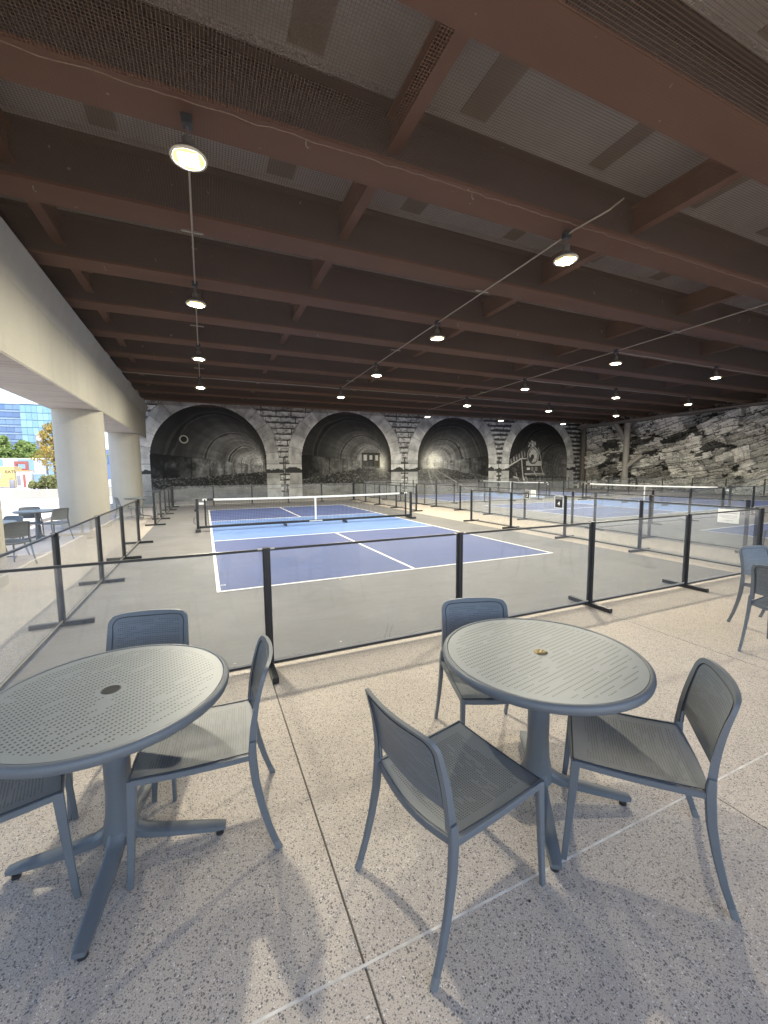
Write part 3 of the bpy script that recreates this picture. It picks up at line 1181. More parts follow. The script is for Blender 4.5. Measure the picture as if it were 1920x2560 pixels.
rows = [(-.07, 'leftmost', (-.60, 3.44, 7.47, 11.5)), (5.52, 'second', (-.60, 3.44, 7.47, 11.5)),
        (12.1, 'third', (3.44, 7.47, 11.5, 15.5)), (17.5, 'fourth', (3.44, 7.47, 11.5, 15.5)), (22.9, 'rightmost', (7.47, 11.5, 15.5))]
ordw = ['nearest', 'second nearest', 'third nearest', 'farthest']
proto = make_lamp()
first = True
for x, rn_, ylist in rows:
    for i, y in enumerate(ylist):
        o = proto if first else copy_tree(proto)
        first = False
        wd = ordw[i] if len(ylist) == 4 else ('nearest', 'middle', 'farthest')[i]
        o.location = (x, y, zl(y))
        o.rotation_euler = (0, 0, .06 * ((i * 7 + int(x)) % 5 - 2))
        rr = rn_ + ' row' if rn_ in ('leftmost', 'rightmost') else rn_ + ' row from the left'
        tag(o, 'round glowing ceiling lamp, %s in the %s' % (wd, rr), 'lamp', 'ceiling lamps')


def conduit(pts, label, clips):
    t = thing('conduit', label, 'conduit')
    MB().tube(pts, .014, 8).build('pipe', MT['conduit'], t, smooth=True)
    for (x, y, along) in clips:
        if along == 'x':
            MB().box(x - .16, y - .02, zo(y) - .068, x + .16, y + .02, zo(y) - .050).build('strut', MT['conduit'], t)
        else:
            MB().box(x - .02, y - .16, zo(y) - .068, x + .02, y + .16, zo(y) - .050).build('strut', MT['conduit'], t)


def zc(y):
    return zo(y) - .085


for x, nm, a, b in ((-.07, 'above the left edge of the near court', -.6, 11.6), (5.52, 'above the right half of the near court', -1.2, 11.6), (12.1, 'above the near end of the right courts', -2.5, 15.6)):
    pts = []
    if x == 5.52:
        pts = [(x + .2, a - .25, zb(a) + .02), (x + .14, a - .05, zb(a) - .05), (x, a + .45, zc(a))]
        a = a + .6
    n = 14
    pts += [(x, a + (b - a) * i / n, zc(a + (b - a) * i / n) - .006 * (i % 2)) for i in range(n + 1)]
    conduit(pts, 'thin conduit linking the ceiling lamps ' + nm, [(x, y, 'x') for y in (BEAM_Y[5], BEAM_Y[7], BEAM_Y[9]) if y > a])
for y, x0, x1, nm in ((11.5, -2.6, 22.9, 'farthest'), (7.47, 12.1, 29.5, 'middle'), (3.44, 12.1, 27, 'nearest')):
    conduit([(x0 + (x1 - x0) * i / 16, y + .05, zc(y) - .012 * (i % 2)) for i in range(17)], 'thin conduit running sideways under the ceiling, %s of three' % nm, [])
# small drip hooks under the beams
hk = MB().tube([(0, 0, .0), (0, 0, -.06), (.03, 0, -.10), (.05, 0, -.08)], .010, 6)
hmesh = None
for i, (x, bi) in enumerate(((-2.0, 5), (-1.6, 6), (1.2, 4), (3.55, 4), (6.2, 6), (3.0, 7), (8.2, 6), (4.9, 8), (9.7, 7), (13.2, 7))):
    y = BEAM_Y[bi] - .22
    if hmesh is None:
        o = hk.build('net_hook', MT['conduit'])
        hmesh = o.data
    else:
        o = link('net_hook', hmesh)
    o.location = (x, y, zb(y) - .046)
    o.scale = (.7, .7, .7)
    tag(o, 'tiny pale hook hanging from the netted ceiling beams', 'hook', 'netting hooks')


# ------------------------------------------------------------------ clear panel fences
post_m = MB()
post_m.box(-.024, -.024, .012, .024, .024, 1.005)
for s in (-1, 1):
    post_m.box(-.029, s * .013 - .004, .05, .029, s * .013 + .004, 1.0)
    post_m.box(s * .013 - .004, -.029, .05, s * .013 + .004, .029, 1.0)
post_mesh = post_m.mesh('post', MT['black'])
foot_mesh = MB().box(-.285, -.024, .0, .285, .024, .046).mesh('foot', MT['black'])
capm = MB().box(-.03, -.03, 1.0055, .03, .03, 1.012).mesh('post_cap', MT['rail'])
_fc = {}
clip_mesh = MB().box(-.0175, -.0118, .9995, .0175, .0118, 1.0068).mesh('rail_clip', MT['alu'])


def fence(name_label, p0, axis, positions, skip=(), feet=True, group='clear panel fences round the courts', nofeet=()):
    """positions along axis; bays between neighbours unless listed in skip"""
    t = thing('panel_fence', name_label, 'fence', (p0[0], p0[1], .003), 0 if axis == 'x' else PI / 2, group)
    for i, s in enumerate(positions):
        o = link('post', post_mesh, t)
        o.location = (s, 0, 0)
        c = link('post_cap', capm, o)
        if feet and i not in nofeet:
            f = link('foot', foot_mesh, o)
            f.rotation_euler = (0, 0, PI / 2)
    for i in range(len(positions) - 1):
        if i in skip:
            continue
        L = round(positions[i + 1] - positions[i] - .062, 3)
        if L not in _fc:
            a = L / 2
            _fc[L] = (MB().box(-a, -.011, .987, a, .011, 1.005).mesh('top_rail', MT['rail']),
                      MB().box(-a, -.011, .034, a, .011, .056).mesh('bottom_rail', MT['rail']),
                      MB().box(-a + .001, -.003, .0565, a - .001, .003, .9868).mesh('clear_pane', MT['glass']),
                      MB().box(-a, -.0125, .0562, a, -.0112, .075).mesh('pane_bead', MT['alu']))
        xm = (positions[i] + positions[i + 1]) / 2
        for nm, me in zip(('top_rail', 'bottom_rail', 'clear_pane', 'pane_bead'), _fc[L]):
            o = link(nm, me, t)
            o.location = (xm, 0, 0)
        for e in (-1, 1):
            link('rail_clip', clip_mesh, t).location = (xm + e * (L / 2 - .018), 0, 0)
    return t


# front of the near court (local x = world x)
fence('clear panel fence along the front of the near court, behind the tables', (0, -2.50), 'x', [-1.51, .35, 2.21, 4.06, 5.89, 7.69], nofeet=(0, 5))
# sides: local x = world y
fence('left clear fence of the near court, front stretch by the column tables', (-1.545, 0), 'y', [-2.44, -.60, 1.26, 3.10, 5.03])
fence('left clear fence of the near court, back stretch by the mural', (-1.56, 0), 'y', [8.62, 10.50, 12.40, 14.28, 16.10])
fence('clear panel fence across the back of the near court', (0, 16.15), 'x', [-1.52, .28, 2.12, 3.96, 5.80, 7.64], nofeet=(0,))
fence('right clear fence of the near court, front stretch with the black number sign', (7.73, 0), 'y', [-2.44, -.60, 1.24, 3.11, 4.97])
fence('right clear fence of the near court, back stretch beyond its net', (7.68, 0), 'y', [8.62, 10.5, 12.4, 14.28, 16.1])
fence('clear fence beyond the aisle, along the ends of the right courts', (9.5, 0), 'y', [-1.5, .38, 2.6, 4.5, 6.3, 8.2, 10.1, 11.95, 13.8, 15.65, 17.5])
fence('clear fence dividing the right court four from the farthest court', (0, 11.30), 'x', [9.57, 11.25, 13.1, 14.9, 16.75, 18.6, 20.4, 22.25, 24.1])
fence('clear fence dividing the right court four from the court nearest the camera', (0, 1.92), 'x', [9.57, 11.95, 13.74, 15.48, 17.3, 19.1, 20.9, 22.75])
fence('long clear fence along the foot of the tunnel mural', (0, 19.6), 'x', [9.6 + 1.86 * i for i in range(11)])
fence('clear fence standing along the foot of the rock wall', (28.9, 0), 'y', [1.0 + 1.88 * i for i in range(10)])


# ------------------------------------------------------------------ nets
def make_net(label, loc, rz):
    t = thing('court_net', label, 'net', loc, rz, 'portable court nets')
    H = 3.36
    for s in (-1, 1):
        p = MB().box(s * H - .035, -.035, .07, s * H + .035, .035, .90)
        p.box(s * H - .05, -.045, .895, s * H + .05, .045, .915)
        p = p.build('post', MT['black'], t, bevel=.012)
        MB().box(s * H - .07, -.28, .0, s * H + .07, .28, .07).build('foot', MT['caststeel'], p, bevel=.015)
        MB().box(s * (H - .20) - .02, -.02, .14, s * (H - .20) + .02, .02, .885).build('net_post', MT['black'], t)
    MB().box(-H + .036, -.035, .075, H - .036, .035, .14).build('bottom_rail', MT['black'], t, bevel=.01)
    for x in (-.95, .95):
        MB().box(x - .02, -.20, .01, x + .02, .20, .075).build('rail_foot', MT['caststeel'], t)
    # net cord
    m = MB()
    a, z0 = H - .225, .15

    def top(x):
        return .875 - .025 * (1 - (x / a) ** 2)
    n = int(2 * a / .045)
    for i in range(n + 1):
        x = -a + 2 * a * i / n
        m.quad_box([(x - .0024, -.0016, z0), (x + .0024, -.0016, z0), (x + .0024, .0016, z0), (x - .0024, .0016, z0),
                    (x - .0024, -.0016, top(x)), (x + .0024, -.0016, top(x)), (x + .0024, .0016, top(x)), (x - .0024, .0016, top(x))])
    for j in range(17):
        z = z0 + .72 * j / 16
        seg = 12
        for i in range(seg):
            x0, x1 = -a + 2 * a * i / seg, -a + 2 * a * (i + 1) / seg
            za, zb_ = z0 + (top(x0) - z0) * j / 16.5, z0 + (top(x1) - z0) * j / 16.5
            m.quad_box([(x0, .0018, za - .0024), (x1, .0018, zb_ - .0024), (x1, .0050, zb_ - .0024), (x0, .0050, za - .0024),
                        (x0, .0018, za + .0024), (x1, .0018, zb_ + .0024), (x1, .0050, zb_ + .0024), (x0, .0050, za + .0024)])
    m.build('net_cord', MT['net'], t)
    tp = MB()
    seg = 24
    for i in range(seg):
        x0, x1 = -a - .08 + (2 * a + .16) * i / seg, -a - .08 + (2 * a + .16) * (i + 1) / seg
        tp.quad_box([(x0, -.009, top(x0) - .028), (x1, -.009, top(x1) - .028), (x1, .009, top(x1) - .028), (x0, .009, top(x0) - .028),
                     (x0, -.009, top(x0) + .026), (x1, -.009, top(x1) + .026), (x1, .009, top(x1) + .026), (x0, .009, top(x0) + .026)])
    tp.build('top_tape', MT['white'], t)
    for s in (-1, 1):
        MB().box(s * (a - .12) - .09, -.011, top(a) - .03, s * (a - .12) + .09, .011, top(a) + .029).build('tape_buckle', MT['net'], t)
    MB().box(-.026, -.011, .141, .026, .011, top(0) - .027).build('centre_strap', MT['white'], t)
    MB().box(-.012 - .20, -.0375, .095, .20, -.0352, .122).build('rail_label', MT['signwhite'], t)
    m = MB()
    m.box(-H - .075, -.03, .55, -H - .0355, .03, .62)
    m.tube([(-H - .05, 0, .20), (-H - .10, 0, .22), (-H - .10, 0, .36), (-H - .05, 0, .38)], .008, 6)
    m.build('crank', MT['caststeel'], t)
    MB().box(-H + .05, -.013, .74, -H + .17, -.0125, .80).build('brand_tag', MT['signwhite'], t)
    return t


make_net('black portable net with white top tape on the near blue court', (3.05, 6.62, .004), math.radians(.6))
make_net('black portable net with white top tape on court four, right of centre', (18.49, 6.55, .004), PI / 2)
make_net('farthest black portable net with white tape, before the steam locomotive', (18.49, 15.6, .004), PI / 2)


# ------------------------------------------------------------------ signs
def text_mesh(body, size, mat, name, parent, loc, rot, ext=.0006):
    cu = bpy.data.curves.new('t', 'FONT')
    cu.body = body
    cu.size = size
    cu.align_x = 'CENTER'
    cu.align_y = 'CENTER'
    cu.extrude = ext
    cu.offset = size * .02
    tmp = bpy.data.objects.new('t', cu)
    col.objects.link(tmp)
    dg = bpy.context.evaluated_depsgraph_get()
    dg.update()
    me = bpy.data.meshes.new_from_object(tmp.evaluated_get(dg))
    bpy.data.objects.remove(tmp)
    me.materials.clear()
    me.materials.append(mat)
    o = link(name, me, parent)
    o.location = loc
    o.rotation_euler = rot
    return o


FACE_W = (PI / 2, 0, -PI / 2)      # text upright, read from the -x side


def number_sign(x, yhi, ylo, z0, z1, num, label):
    t = thing('number_sign', label, 'sign', (x, (yhi + ylo) / 2, z0))
    w, hh = (yhi - ylo) / 2, z1 - z0
    MB().box(-.004, -w, 0, 0, w, hh).build('backing', MT['signwhite'], t)
    MB().box(-.0055, -w + .012, .012, -.0042, w - .012, hh - .012).build('face', MT['signblack'], t)
    text_mesh(num, hh * .42, MT['signwhite'], 'number', t, (-.0065, 0, hh * .36), FACE_W)
    for k, (f, z) in enumerate(((.62, .86), (.74, .76))):
        MB().box(-.0068, -w * f, hh * z - .008, -.0057, w * f, hh * z + .008).build('heading_line', MT['print'], t)
    return t


number_sign(7.696, 1.53, 1.28, .705, 1.0, '4', 'black sign with a white 4 on the near court\'s right fence')
number_sign(9.466, 4.47, 4.25, .70, .985, '2', 'small black number sign on the fence beyond the aisle')
t = thing('notice_sheet', 'plain white sheet beside the small black number sign', 'notice', (9.466, 4.10, .78))
MB().box(-.002, -.11, 0, 0, .11, .21).build('paper', MT['signwhite'], t)
for k in range(3):
    MB().box(-.0032, -.07, .05 + .05 * k, -.0022, .07, .062 + .05 * k).build('print_line', MT['print'], t)
t = thing('notice_sheet', 'white printed notice hung near the front fence corner at right', 'notice', (7.696, -2.07, .735))
MB().box(-.002, -.15, 0, 0, .15, .225).build('paper', MT['signwhite'], t)
for k, (a, z) in enumerate(((.012, .185), (.125, .155), (.13, .118), (.12, .098), (.08, .078), (.07, .038))):
    MB().box(-.0032, -a, z, -.0022, a, z + (.012 if k < 2 else .006)).build('print_line', MT['print'], t)


# ------------------------------------------------------------------ chairs
def make_chair():
    t = thing('chair', None, 'chair')
    M_ = MT['chair']
    SH = .445
    up_x = (1, 0, 0)
    for s in (-1, 1):
        pts, sc = [], []
        for (x, y, z, k) in ((.237, -.305, 0, .74), (.234, -.268, .11, .82), (.230, -.240, .22, .90), (.226, -.220, .33, 1.0), (.223, -.212, .43, 1.06), (.2215, -.2125, .47, 1.0), (.2208, -.214, .50, .80)):
            pts.append((s * x, y, z))
            sc.append((k, k))
        leg = MB().sweep(pts, rrect(.021, .032), up_x, sc).build('leg', M_, t)
        MB().sweep([(s * .2378, -.3065, -.0), (s * .2358, -.293, .035)], rrect(.0175, .0265), up_x).build('foot_cap', MT['footcap'], leg)
        pts = [(s * .226, .262, 0), (s * .224, .250, .15), (s * .222, .240, .30), (s * .220, .232, SH - .002)]
        leg = MB().sweep(pts, rrect(.022, .032), up_x, [(.72, .70), (.82, .82), (.92, .95), (1, 1.1)]).build('leg', M_, t)
        # side rail, sagging between the legs
        pts = [(s * .2215, .236 - .45 * i / 8, SH - .011 - .0058 * math.sin(PI * i / 8)) for i in range(9)]
        MB().sweep(pts, rrect(.024, .020), (0, 0, 1)).build('side_rail', M_, t)
    pts = [(-.209 + .418 * i / 8, .240 + .006 * math.sin(PI * i / 8), SH - .014 - .008 * math.sin(PI * i / 8)) for i in range(9)]
    MB().sweep(pts, rrect(.026, .018), (0, 0, 1)).build('front_rail', M_, t)
    pts = [(-.209 + .418 * i / 8, -.208 - .018 * math.sin(PI * i / 8), SH - .016 - .022 * math.sin(PI * i / 8)) for i in range(9)]
    MB().sweep(pts, rrect(.028, .016), (0, 0, 1)).build('rear_rail', M_, t)

    def seat(u, v, dz=0):
        x = -.2155 + .431 * u
        y = -.207 + .448 * v
        sag = .022 * math.sin(PI * u) * (1 - .62 * v) + .014 * math.sin(PI * v) * (.4 + .6 * math.sin(PI * u))
        ww = 1 - .015 * math.cos(PI * v)
        return (x * ww, y - .016 * math.sin(PI * u) * (1 - v), SH + .001 - sag + dz)
    m = MB().grid(lambda u, v: seat(u, v), 14, 14)
    m.build('seat', MT['seat'], t, smooth=True, fix=False)
    # back: frame loop and inset panel, curved in plan and leaning back

    def back(u, z):
        """u -1..1 across"""
        k = (z - .47) / .33
        hw = .222 - .012 * k
        x = hw * u
        y = -.213 - .012 * k - .055 * k * k - .030 * (1 - u * u) * (.35 + .65 * k)
        return Vector((x, y, z))
    ZT = .803
    loop = []
    for i in range(7):
        loop.append(back(-1, .47 + (ZT - .055 - .47) * i / 6))
    for i in range(1, 6):
        a = PI - PI / 2 * i / 6
        loop.append(back(-1 + .20 + .20 * math.cos(a), ZT - .055 + .048 * math.sin(a)))
    for i in range(1, 12):
        u = -.8 + 1.6 * i / 12
        loop.append(back(u, ZT - .007 + .007 * (1 - u * u)))
    n = len(loop)
    full = loop + [Vector((-p.x, p.y, p.z)) for p in reversed(loop[:12])]
    m = MB()
    # flat band: wide along the back surface inwards, thin across
    inner = []
    for p in full:
        k = (p.z - .47) / .33
        cxp, czp = 0, .62
        d = Vector((cxp - p.x, 0, (czp - p.z)))
        if p.z < ZT - .06:
            d = Vector((-1 if p.x > 0 else 1, 0, 0))
        d.normalize()
        q = p + d * .026
        bq = back(q.x / max(.222 - .012 * ((q.z - .47) / .33), .01), q.z)
        inner.append(Vector((q.x, bq.y, q.z)))
    for p, q in zip(full, inner):
        th = .0155 - .0075 * min(1, (p.z - .47) / .30)
        m.v += [tuple(p + Vector((0, -th, 0))), tuple(p + Vector((0, th, 0))), tuple(q + Vector((0, th * .6, 0))), tuple(q + Vector((0, -th * .6, 0)))]
    for i in range(len(full) - 1):
        for j in range(4):
            k = (j + 1) % 4
            m.f.append((i * 4 + j, i * 4 + k, (i + 1) * 4 + k, (i + 1) * 4 + j))
    e = (len(full) - 1) * 4
    m.f += [(3, 2, 1, 0), (e, e + 1, e + 2, e + 3)]
    m.build('back_frame', M_, t, smooth=True)
    # seam groove and punched panel

    def panel(u, v):
        x = (-.199 + .398 * u)
        zlow = .528 - .016 * math.sin(PI * u)
        ztop = .781
        z = zlow + (ztop - zlow) * v
        e = abs(2 * u - 1)
        if v > .8 and e > .82:
            z -= .030 * ((e - .82) / .18) ** 2 * ((v - .8) / .2)
        k = (z - .47) / .33
        b = back(x / (.222 - .012 * k), z)
        return Vector((x * (1 - .05 * k), b.y + .001, z))
    m = MB().grid(panel, 16, 10)
    m.build('back_panel', MT['backp'], t, smooth=True, fix=False)
    # seam round the panel
    m = MB().tube([p + Vector((0, .0066, 0)) for p in inner], .0020, 4)
    m.tube([p + Vector((0, -.0066, 0)) for p in inner], .0020, 4)
    m.build('back_seam', MT['seam'], t)
    sp_ = [Vector(seat(0, i / 8)) for i in range(9)] + [Vector(seat(i / 8, 1)) for i in range(1, 9)] + [Vector(seat(1, 1 - i / 8)) for i in range(1, 9)]
    MB().tube([p + Vector((0, 0, .0015)) for p in sp_], .0024, 4).build('seat_seam', MT['seam'], t)
    return t


chair0 = make_chair()
G1, G2, G3 = 'chairs round the tables in front', 'chairs at the right edge', 'chairs beside the concrete columns'
chairs = [
    ((.766, -4.60), 10, 'blue grey chair nearest the camera, its back to us, at the right table', G1),
    ((1.57, -4.77), 133, 'blue grey chair on the right side of the right table, front legs under it', G1),
    ((1.375, -4.03), 252, 'blue grey chair behind the right table, its back towards the fence', G1),
    ((-.14, -3.93), 175, 'blue grey chair on the right side of the left table, in profile', G1),
    ((-.465, -3.42), 260, 'blue grey chair behind the left table, only its backrest showing', G1),
    ((-.91, -3.93), 14, 'blue grey chair on the left of the left table, mostly out of view', G1),
    ((5.13, -3.82), 262, 'chair at the right edge with the bright bluish back facing us', G2),
    ((4.53, -4.14), 5, 'chair at the right edge, nearest us, seen from behind', G2),
    ((9.70, -2.05), 80, 'dark chair at the far right edge, beyond the fence corner', G2),
    ((-4.12, 6.98), 288, 'chair facing us behind the table by the nearer column', G3),
    ((-3.55, 6.53), 146, 'chair with its back to us beside the nearer concrete column', G3),
    ((-3.34, 3.40), 140, 'large dark chair at the left edge with its back to us', G3),
    ((-3.75, 4.31), 241, 'chair at the left edge facing us behind a white-lit tabletop', G3),
    ((-2.00, 10.88), 262, 'chair facing us by the fence opening, at the farther column', G3),
    ((-2.72, 11.15), 25, 'chair in thin profile above the left fence rail', G3),
]
for i, (p, a, lb, gp) in enumerate(chairs):
    o = chair0 if i == 0 else copy_tree(chair0)
    o.location = (p[0], p[1], .001)
    o.rotation_euler = (0, 0, math.radians(a - 90))
    tag(o, lb, 'chair', gp)


# ------------------------------------------------------------------ tables
def make_table(plug, row=0.):
    t = thing('table', None, 'table')
    MB().lathe([(.0, .738), (.428, .738), (.428, .724), (.0, .724)], 72).build('tabletop', MT['tabletop'], t).rotation_euler = (0, 0, row)
    MB().lathe([(.4305, .722), (.4305, .7375), (.4335, .7405), (.444, .7400), (.4515, .733), (.4535, .722), (.450, .706), (.443, .700), (.420, .699), (.418, .7225)], 96).build('rim', MT['chair'], t, smooth=True)
    MB().lathe([(.4275, .7345), (.431, .7345)], 96).build('rim_seam', MT['seam'], t)
    if plug == 'brass':
        MB().lathe([(0, .746), (.024, .745), (.030, .7415), (.031, .7385)], 28).build('plug', MT['brass'], t, smooth=True)
        m = MB()
        for k in range(4):
            a = k * PI / 2 + .4
            m.box(.012 * math.cos(a) - .003, .012 * math.sin(a) - .003, .7455, .012 * math.cos(a) + .003, .012 * math.sin(a) + .003, .7465)
        m.build('plug_mark', MT['hole'], t)
    else:
        MB().lathe([(.0, .7392), (.031, .7392)], 28).build('hole', MT['hole'], t)
        MB().lathe([(.031, .7393), (.033, .7405), (.036, .7393)], 28).build('hole_rim', MT['seam'], t, smooth=True)
    MB().lathe([(.13, .7225), (.13, .714), (.07, .700), (.053, .66), (.049, .50), (.049, .30), (.054, .21), (.066, .145), (.070, .09), (.03, .07), (.0, .07)], 32).build('pedestal', MT['chair'], t, smooth=True)
    for k in range(4):
        a = k * PI / 2
        prof = ((.02, .155, .066, .075), (.055, .112, .064, .050), (.10, .090, .062, .040), (.17, .075, .060, .034), (.27, .058, .056, .030), (.37, .042, .052, .026), (.412, .036, .040, .022))
        pts = [(r * math.cos(a), r * math.sin(a), z) for r, z, w, h in prof]
        m = MB().sweep(pts, rrect(1, 1, .35), (0, 0, 1), [(h, w) for r, z, w, h in prof])
        m.build('base_arm', MT['chair'], t, smooth=True)
        MB().lathe([(.014, .0), (.017, .002), (.015, .016)], 14, (.385 * math.cos(a), .385 * math.sin(a), 0), True).build('glide', MT['black'], t)
    return t


tL = make_table('open', math.radians(35 + 9))
tL.location = (-.47, -3.95, .001)
tL.rotation_euler = (0, 0, math.radians(-9))
tag(tL, 'round blue grey table at lower left with a dark hole in its top', 'table', 'round tables')
tR = make_table('brass', math.radians(11 + 34))
tR.location = (1.378, -4.42, .001)
tR.scale = (1.04, 1.04, 1)
tR.rotation_euler = (0, 0, math.radians(-34))
tag(tR, 'round blue grey table at right with a brass plug in its top', 'table', 'round tables')
for p, a, lb in (((-3.90, 6.72), 12, 'round table beside the nearer concrete column, in bright daylight'),
                 ((-3.86, 3.98), 30, 'round table cut by the left edge of the picture'),
                 ((-2.36, 11.5), 5, 'round table seen edge on before the farther concrete column')):
    o = copy_tree(tL)
    o.location = (p[0], p[1], .001)
    o.rotation_euler = (0, 0, math.radians(a))
    tag(o, lb, 'table', 'round tables')
o = copy_tree(tL)
o.location = (5.45, -4.45, .001)
o.rotation_euler = (0, 0, .3)
bpy_remove = [o] + list(o.children)
for q in bpy_remove:
    bpy.data.objects.remove(q)


# ------------------------------------------------------------------ beyond the columns: plaza in the sun
def leaf_mat(name, c):
    m, nt, out = newmat(name)
    oi = nt.nodes.new('ShaderNodeNewGeometry')
    n = noise(nt, oi.outputs['Position'], 1.7, 3)
    k = mixc(nt, ramp(nt, n, [(.3, 0), (.7, 1)]), tuple(x * .62 for x in c), tuple(min(1, x * 1.35) for x in c))
    d = nt.nodes.new('ShaderNodeBsdfDiffuse')
    tl = nt.nodes.new('ShaderNodeBsdfTranslucent')
    nt.links.new(k, d.inputs[0])
    nt.links.new(k, tl.inputs[0])
    mx = nt.nodes.new('ShaderNodeMixShader')
    mx.inputs[0].default_value = .35
    nt.links.new(d.outputs[0], mx.inputs[1])
    nt.links.new(tl.outputs[0], mx.inputs[2])
    nt.links.new(mx.outputs[0], out.inputs[0])
    return m


LEAF = leaf_mat('green_leaves', (.26, .34, .12))
LEAF2 = leaf_mat('yellow_leaves', (.42, .32, .10))
LEAF3 = leaf_mat('shrub_leaves', (.30, .31, .14))
BARK = simple('bark', (.09, .075, .06), .9)


def leaves(name, mat, parent, lobes, n, size, seed=0):
    rg = np.random.default_rng(seed)
    lob = np.array(lobes)
    pick = rg.integers(0, len(lob), n)
    d = rg.normal(size=(n, 3))
    d /= np.linalg.norm(d, axis=1, keepdims=True)
    r = rg.random((n, 1)) ** .45
    C = lob[pick, :3] + d * r * lob[pick, 3:6]
    a = rg.normal(size=(n, 3))
    a /= np.linalg.norm(a, axis=1, keepdims=True)
    b = np.cross(a, rg.normal(size=(n, 3)))
    b /= np.linalg.norm(b, axis=1, keepdims=True)
    s = size * (.6 + .8 * rg.random((n, 1)))
    V = np.stack([C - a * s, C + b * s * .55, C + a * s, C - b * s * .55], 1).reshape(-1, 3)
    me = bpy.data.meshes.new(name)
    me.from_pydata(V.tolist(), [], np.arange(4 * n).reshape(n, 4).tolist())
    me.materials.append(mat)
    return link(name, me, parent)


def tree(label, x, y, base, H, w, mat, seed, n=5200, group='trees beyond the plaza'):
    t = thing('tree', label, 'tree', (x, y, base), 0, group)
    rg = random.Random(seed)
    m = MB().tube([(0, 0, -.1), (.05, .02, H * .25), (-.04, .05, H * .55), (.02, 0, H * .85)], .14, 8, [1.2, .9, .6, .2])
    for k in range(6):
        a = k * 1.1 + seed
        z = H * (.3 + .08 * k)
        m.tube([(0, 0, z), (w * .3 * math.cos(a), w * .3 * math.sin(a), z + H * .10), (w * .6 * math.cos(a), w * .6 * math.sin(a), z + H * .22)], .05, 6, [1, .7, .3])
    m.build('trunk', BARK, t, smooth=True)
    lob = []
    for k in range(14):
        f = k / 13
        a = k * 2.4 + seed
        rr = w * (.72 - .5 * abs(f - .3)) * rg.uniform(.3, 1)
        s_ = w * rg.uniform(.40, .60) * (1.08 - .5 * f)
        lob.append((rr * math.cos(a), rr * math.sin(a), H * (.40 + .52 * f), s_, s_, s_ * .8))
    leaves('crown', mat, t, lob, n, .16 * w / 2, seed)
    return t


tree('leafy green tree before the blue building, at the picture\'s left edge', -35.0, 95, 0, 9.3, 2.7, LEAF, 1)
tree('leafy green tree before the blue building, second from the left edge', -32.4, 96, 0, 8.6, 2.2, LEAF, 2)
tree('leafy green tree before the blue building, right of the red frame', -30.3, 94, 0, 8.1, 2.2, LEAF, 3)
tree('smaller green tree left of the nearer column', -28.4, 93, 0, 6.6, 1.9, LEAF, 4)
tree('yellow leaved tree half hidden by the nearer column', -11.9, 38, 0, 6.2, 1.5, LEAF2, 5, 1500)
tree('green tree showing between the two columns', -12.2, 47, 0, 8.4, 2.6, LEAF, 6, 2600)

pl = thing('planter', 'long low white concrete planter wall beside the plaza', 'planter', (-12.2, 30, -.03))
MB().box(0, 0, 0, 7.4, .35, .62).build('wall', MT['cap'], pl, bevel=.02)
MB().box(0.05, .36, 0, 7.4, 5.0, .54).build('soil', MT['caststeel'], pl)
for x in (1.05, 2.1, 3.4):
    MB().box(x - .006, -.0045, .02, x + .006, -.0005, .60).build('wall_joint', MT['print'], pl)
for k, (x, y, w, hh) in enumerate(((-11.3, 31.0, .55, .62), (-10.55, 31.3, .75, 1.05), (-9.7, 31.4, .8, 1.25), (-8.7, 31.5, .8, 1.2), (-7.6, 31.4, .8, 1.3))):
    t = thing('shrub', 'yellow green shrub in the white planter, %s from the left' % ('first', 'second', 'third', 'fourth', 'fifth')[k], 'shrub', (x, y, .50), 0, 'planter shrubs')
    rg = random.Random(k)
    m = MB()
    for j in range(6):
        a = j * 1.05 + k
        m.tube([(0, 0, 0), (w * .3 * math.cos(a), w * .3 * math.sin(a), hh * .5), (w * .55 * math.cos(a), w * .55 * math.sin(a), hh * .9)], .018, 5)
    m.build('stems', BARK, t)
    lob = [(rg.uniform(-.6, .6) * w, rg.uniform(-.5, .5) * w, hh * rg.uniform(.25, .85), w * .38, w * .38, hh * .28) for j in range(9)]
    leaves('foliage', LEAF3, t, lob, 1500, .075, 50 + k)

# food kiosk with its lettering
MY = simple('yellow_paint', (.50, .37, .15), .5)
MW = simple('white_paint', (.72, .70, .66), .5)
MR = simple('red_paint', (.30, .09, .075), .5)
MBl = simple('blue_paint', (.17, .28, .38), .5)
MG = simple('grey_metal', (.22, .22, .24), .5)
t = thing('food_container', 'yellow container kiosk lettered EATS across the plaza', 'kiosk', (-24.0, 62, -.03))
MB().box(-3.6, 0, .12, 1.38, 2.4, 2.72).build('body', MY, t, bevel=.03)
m = MB()
for k in range(24):
    x = -3.5 + k * .2
    if x < 1.3:
        m.box(x, -.02, 2.62, x + .10, -.001, 2.70)
m.build('top_ribs', MY, t)
w_ = MB().box(-.45, -.03, 1.25, .02, -.001, 1.95).build('window', MG, t)
MB().box(-.38, -.036, 1.32, -.05, -.031, 1.88).build('pane', simple('kiosk_pane', (.5, .55, .6), .2), w_)
MB().box(.80, -.02, .14, 1.12, -.001, 1.25).build('hatch', simple('tan_paint', (.42, .26, .08), .5), t)
text_mesh('EATS', .50, simple('dark_lettering', (.045, .04, .035), .6), 'lettering', t, (.98, -.004, 2.02), (PI / 2, 0, 0), .002)
t = thing('kiosk', 'small white kiosk beside the yellow container', 'kiosk', (-21.2, 60, -.03))
MB().box(-.62, 0, 0, .62, 1.8, 2.1).build('body', MW, t, bevel=.02)
MB().box(-.66, -.1, 2.102, .66, 1.85, 2.2).build('roof', simple('orange_paint', (.55, .28, .07), .5), t)
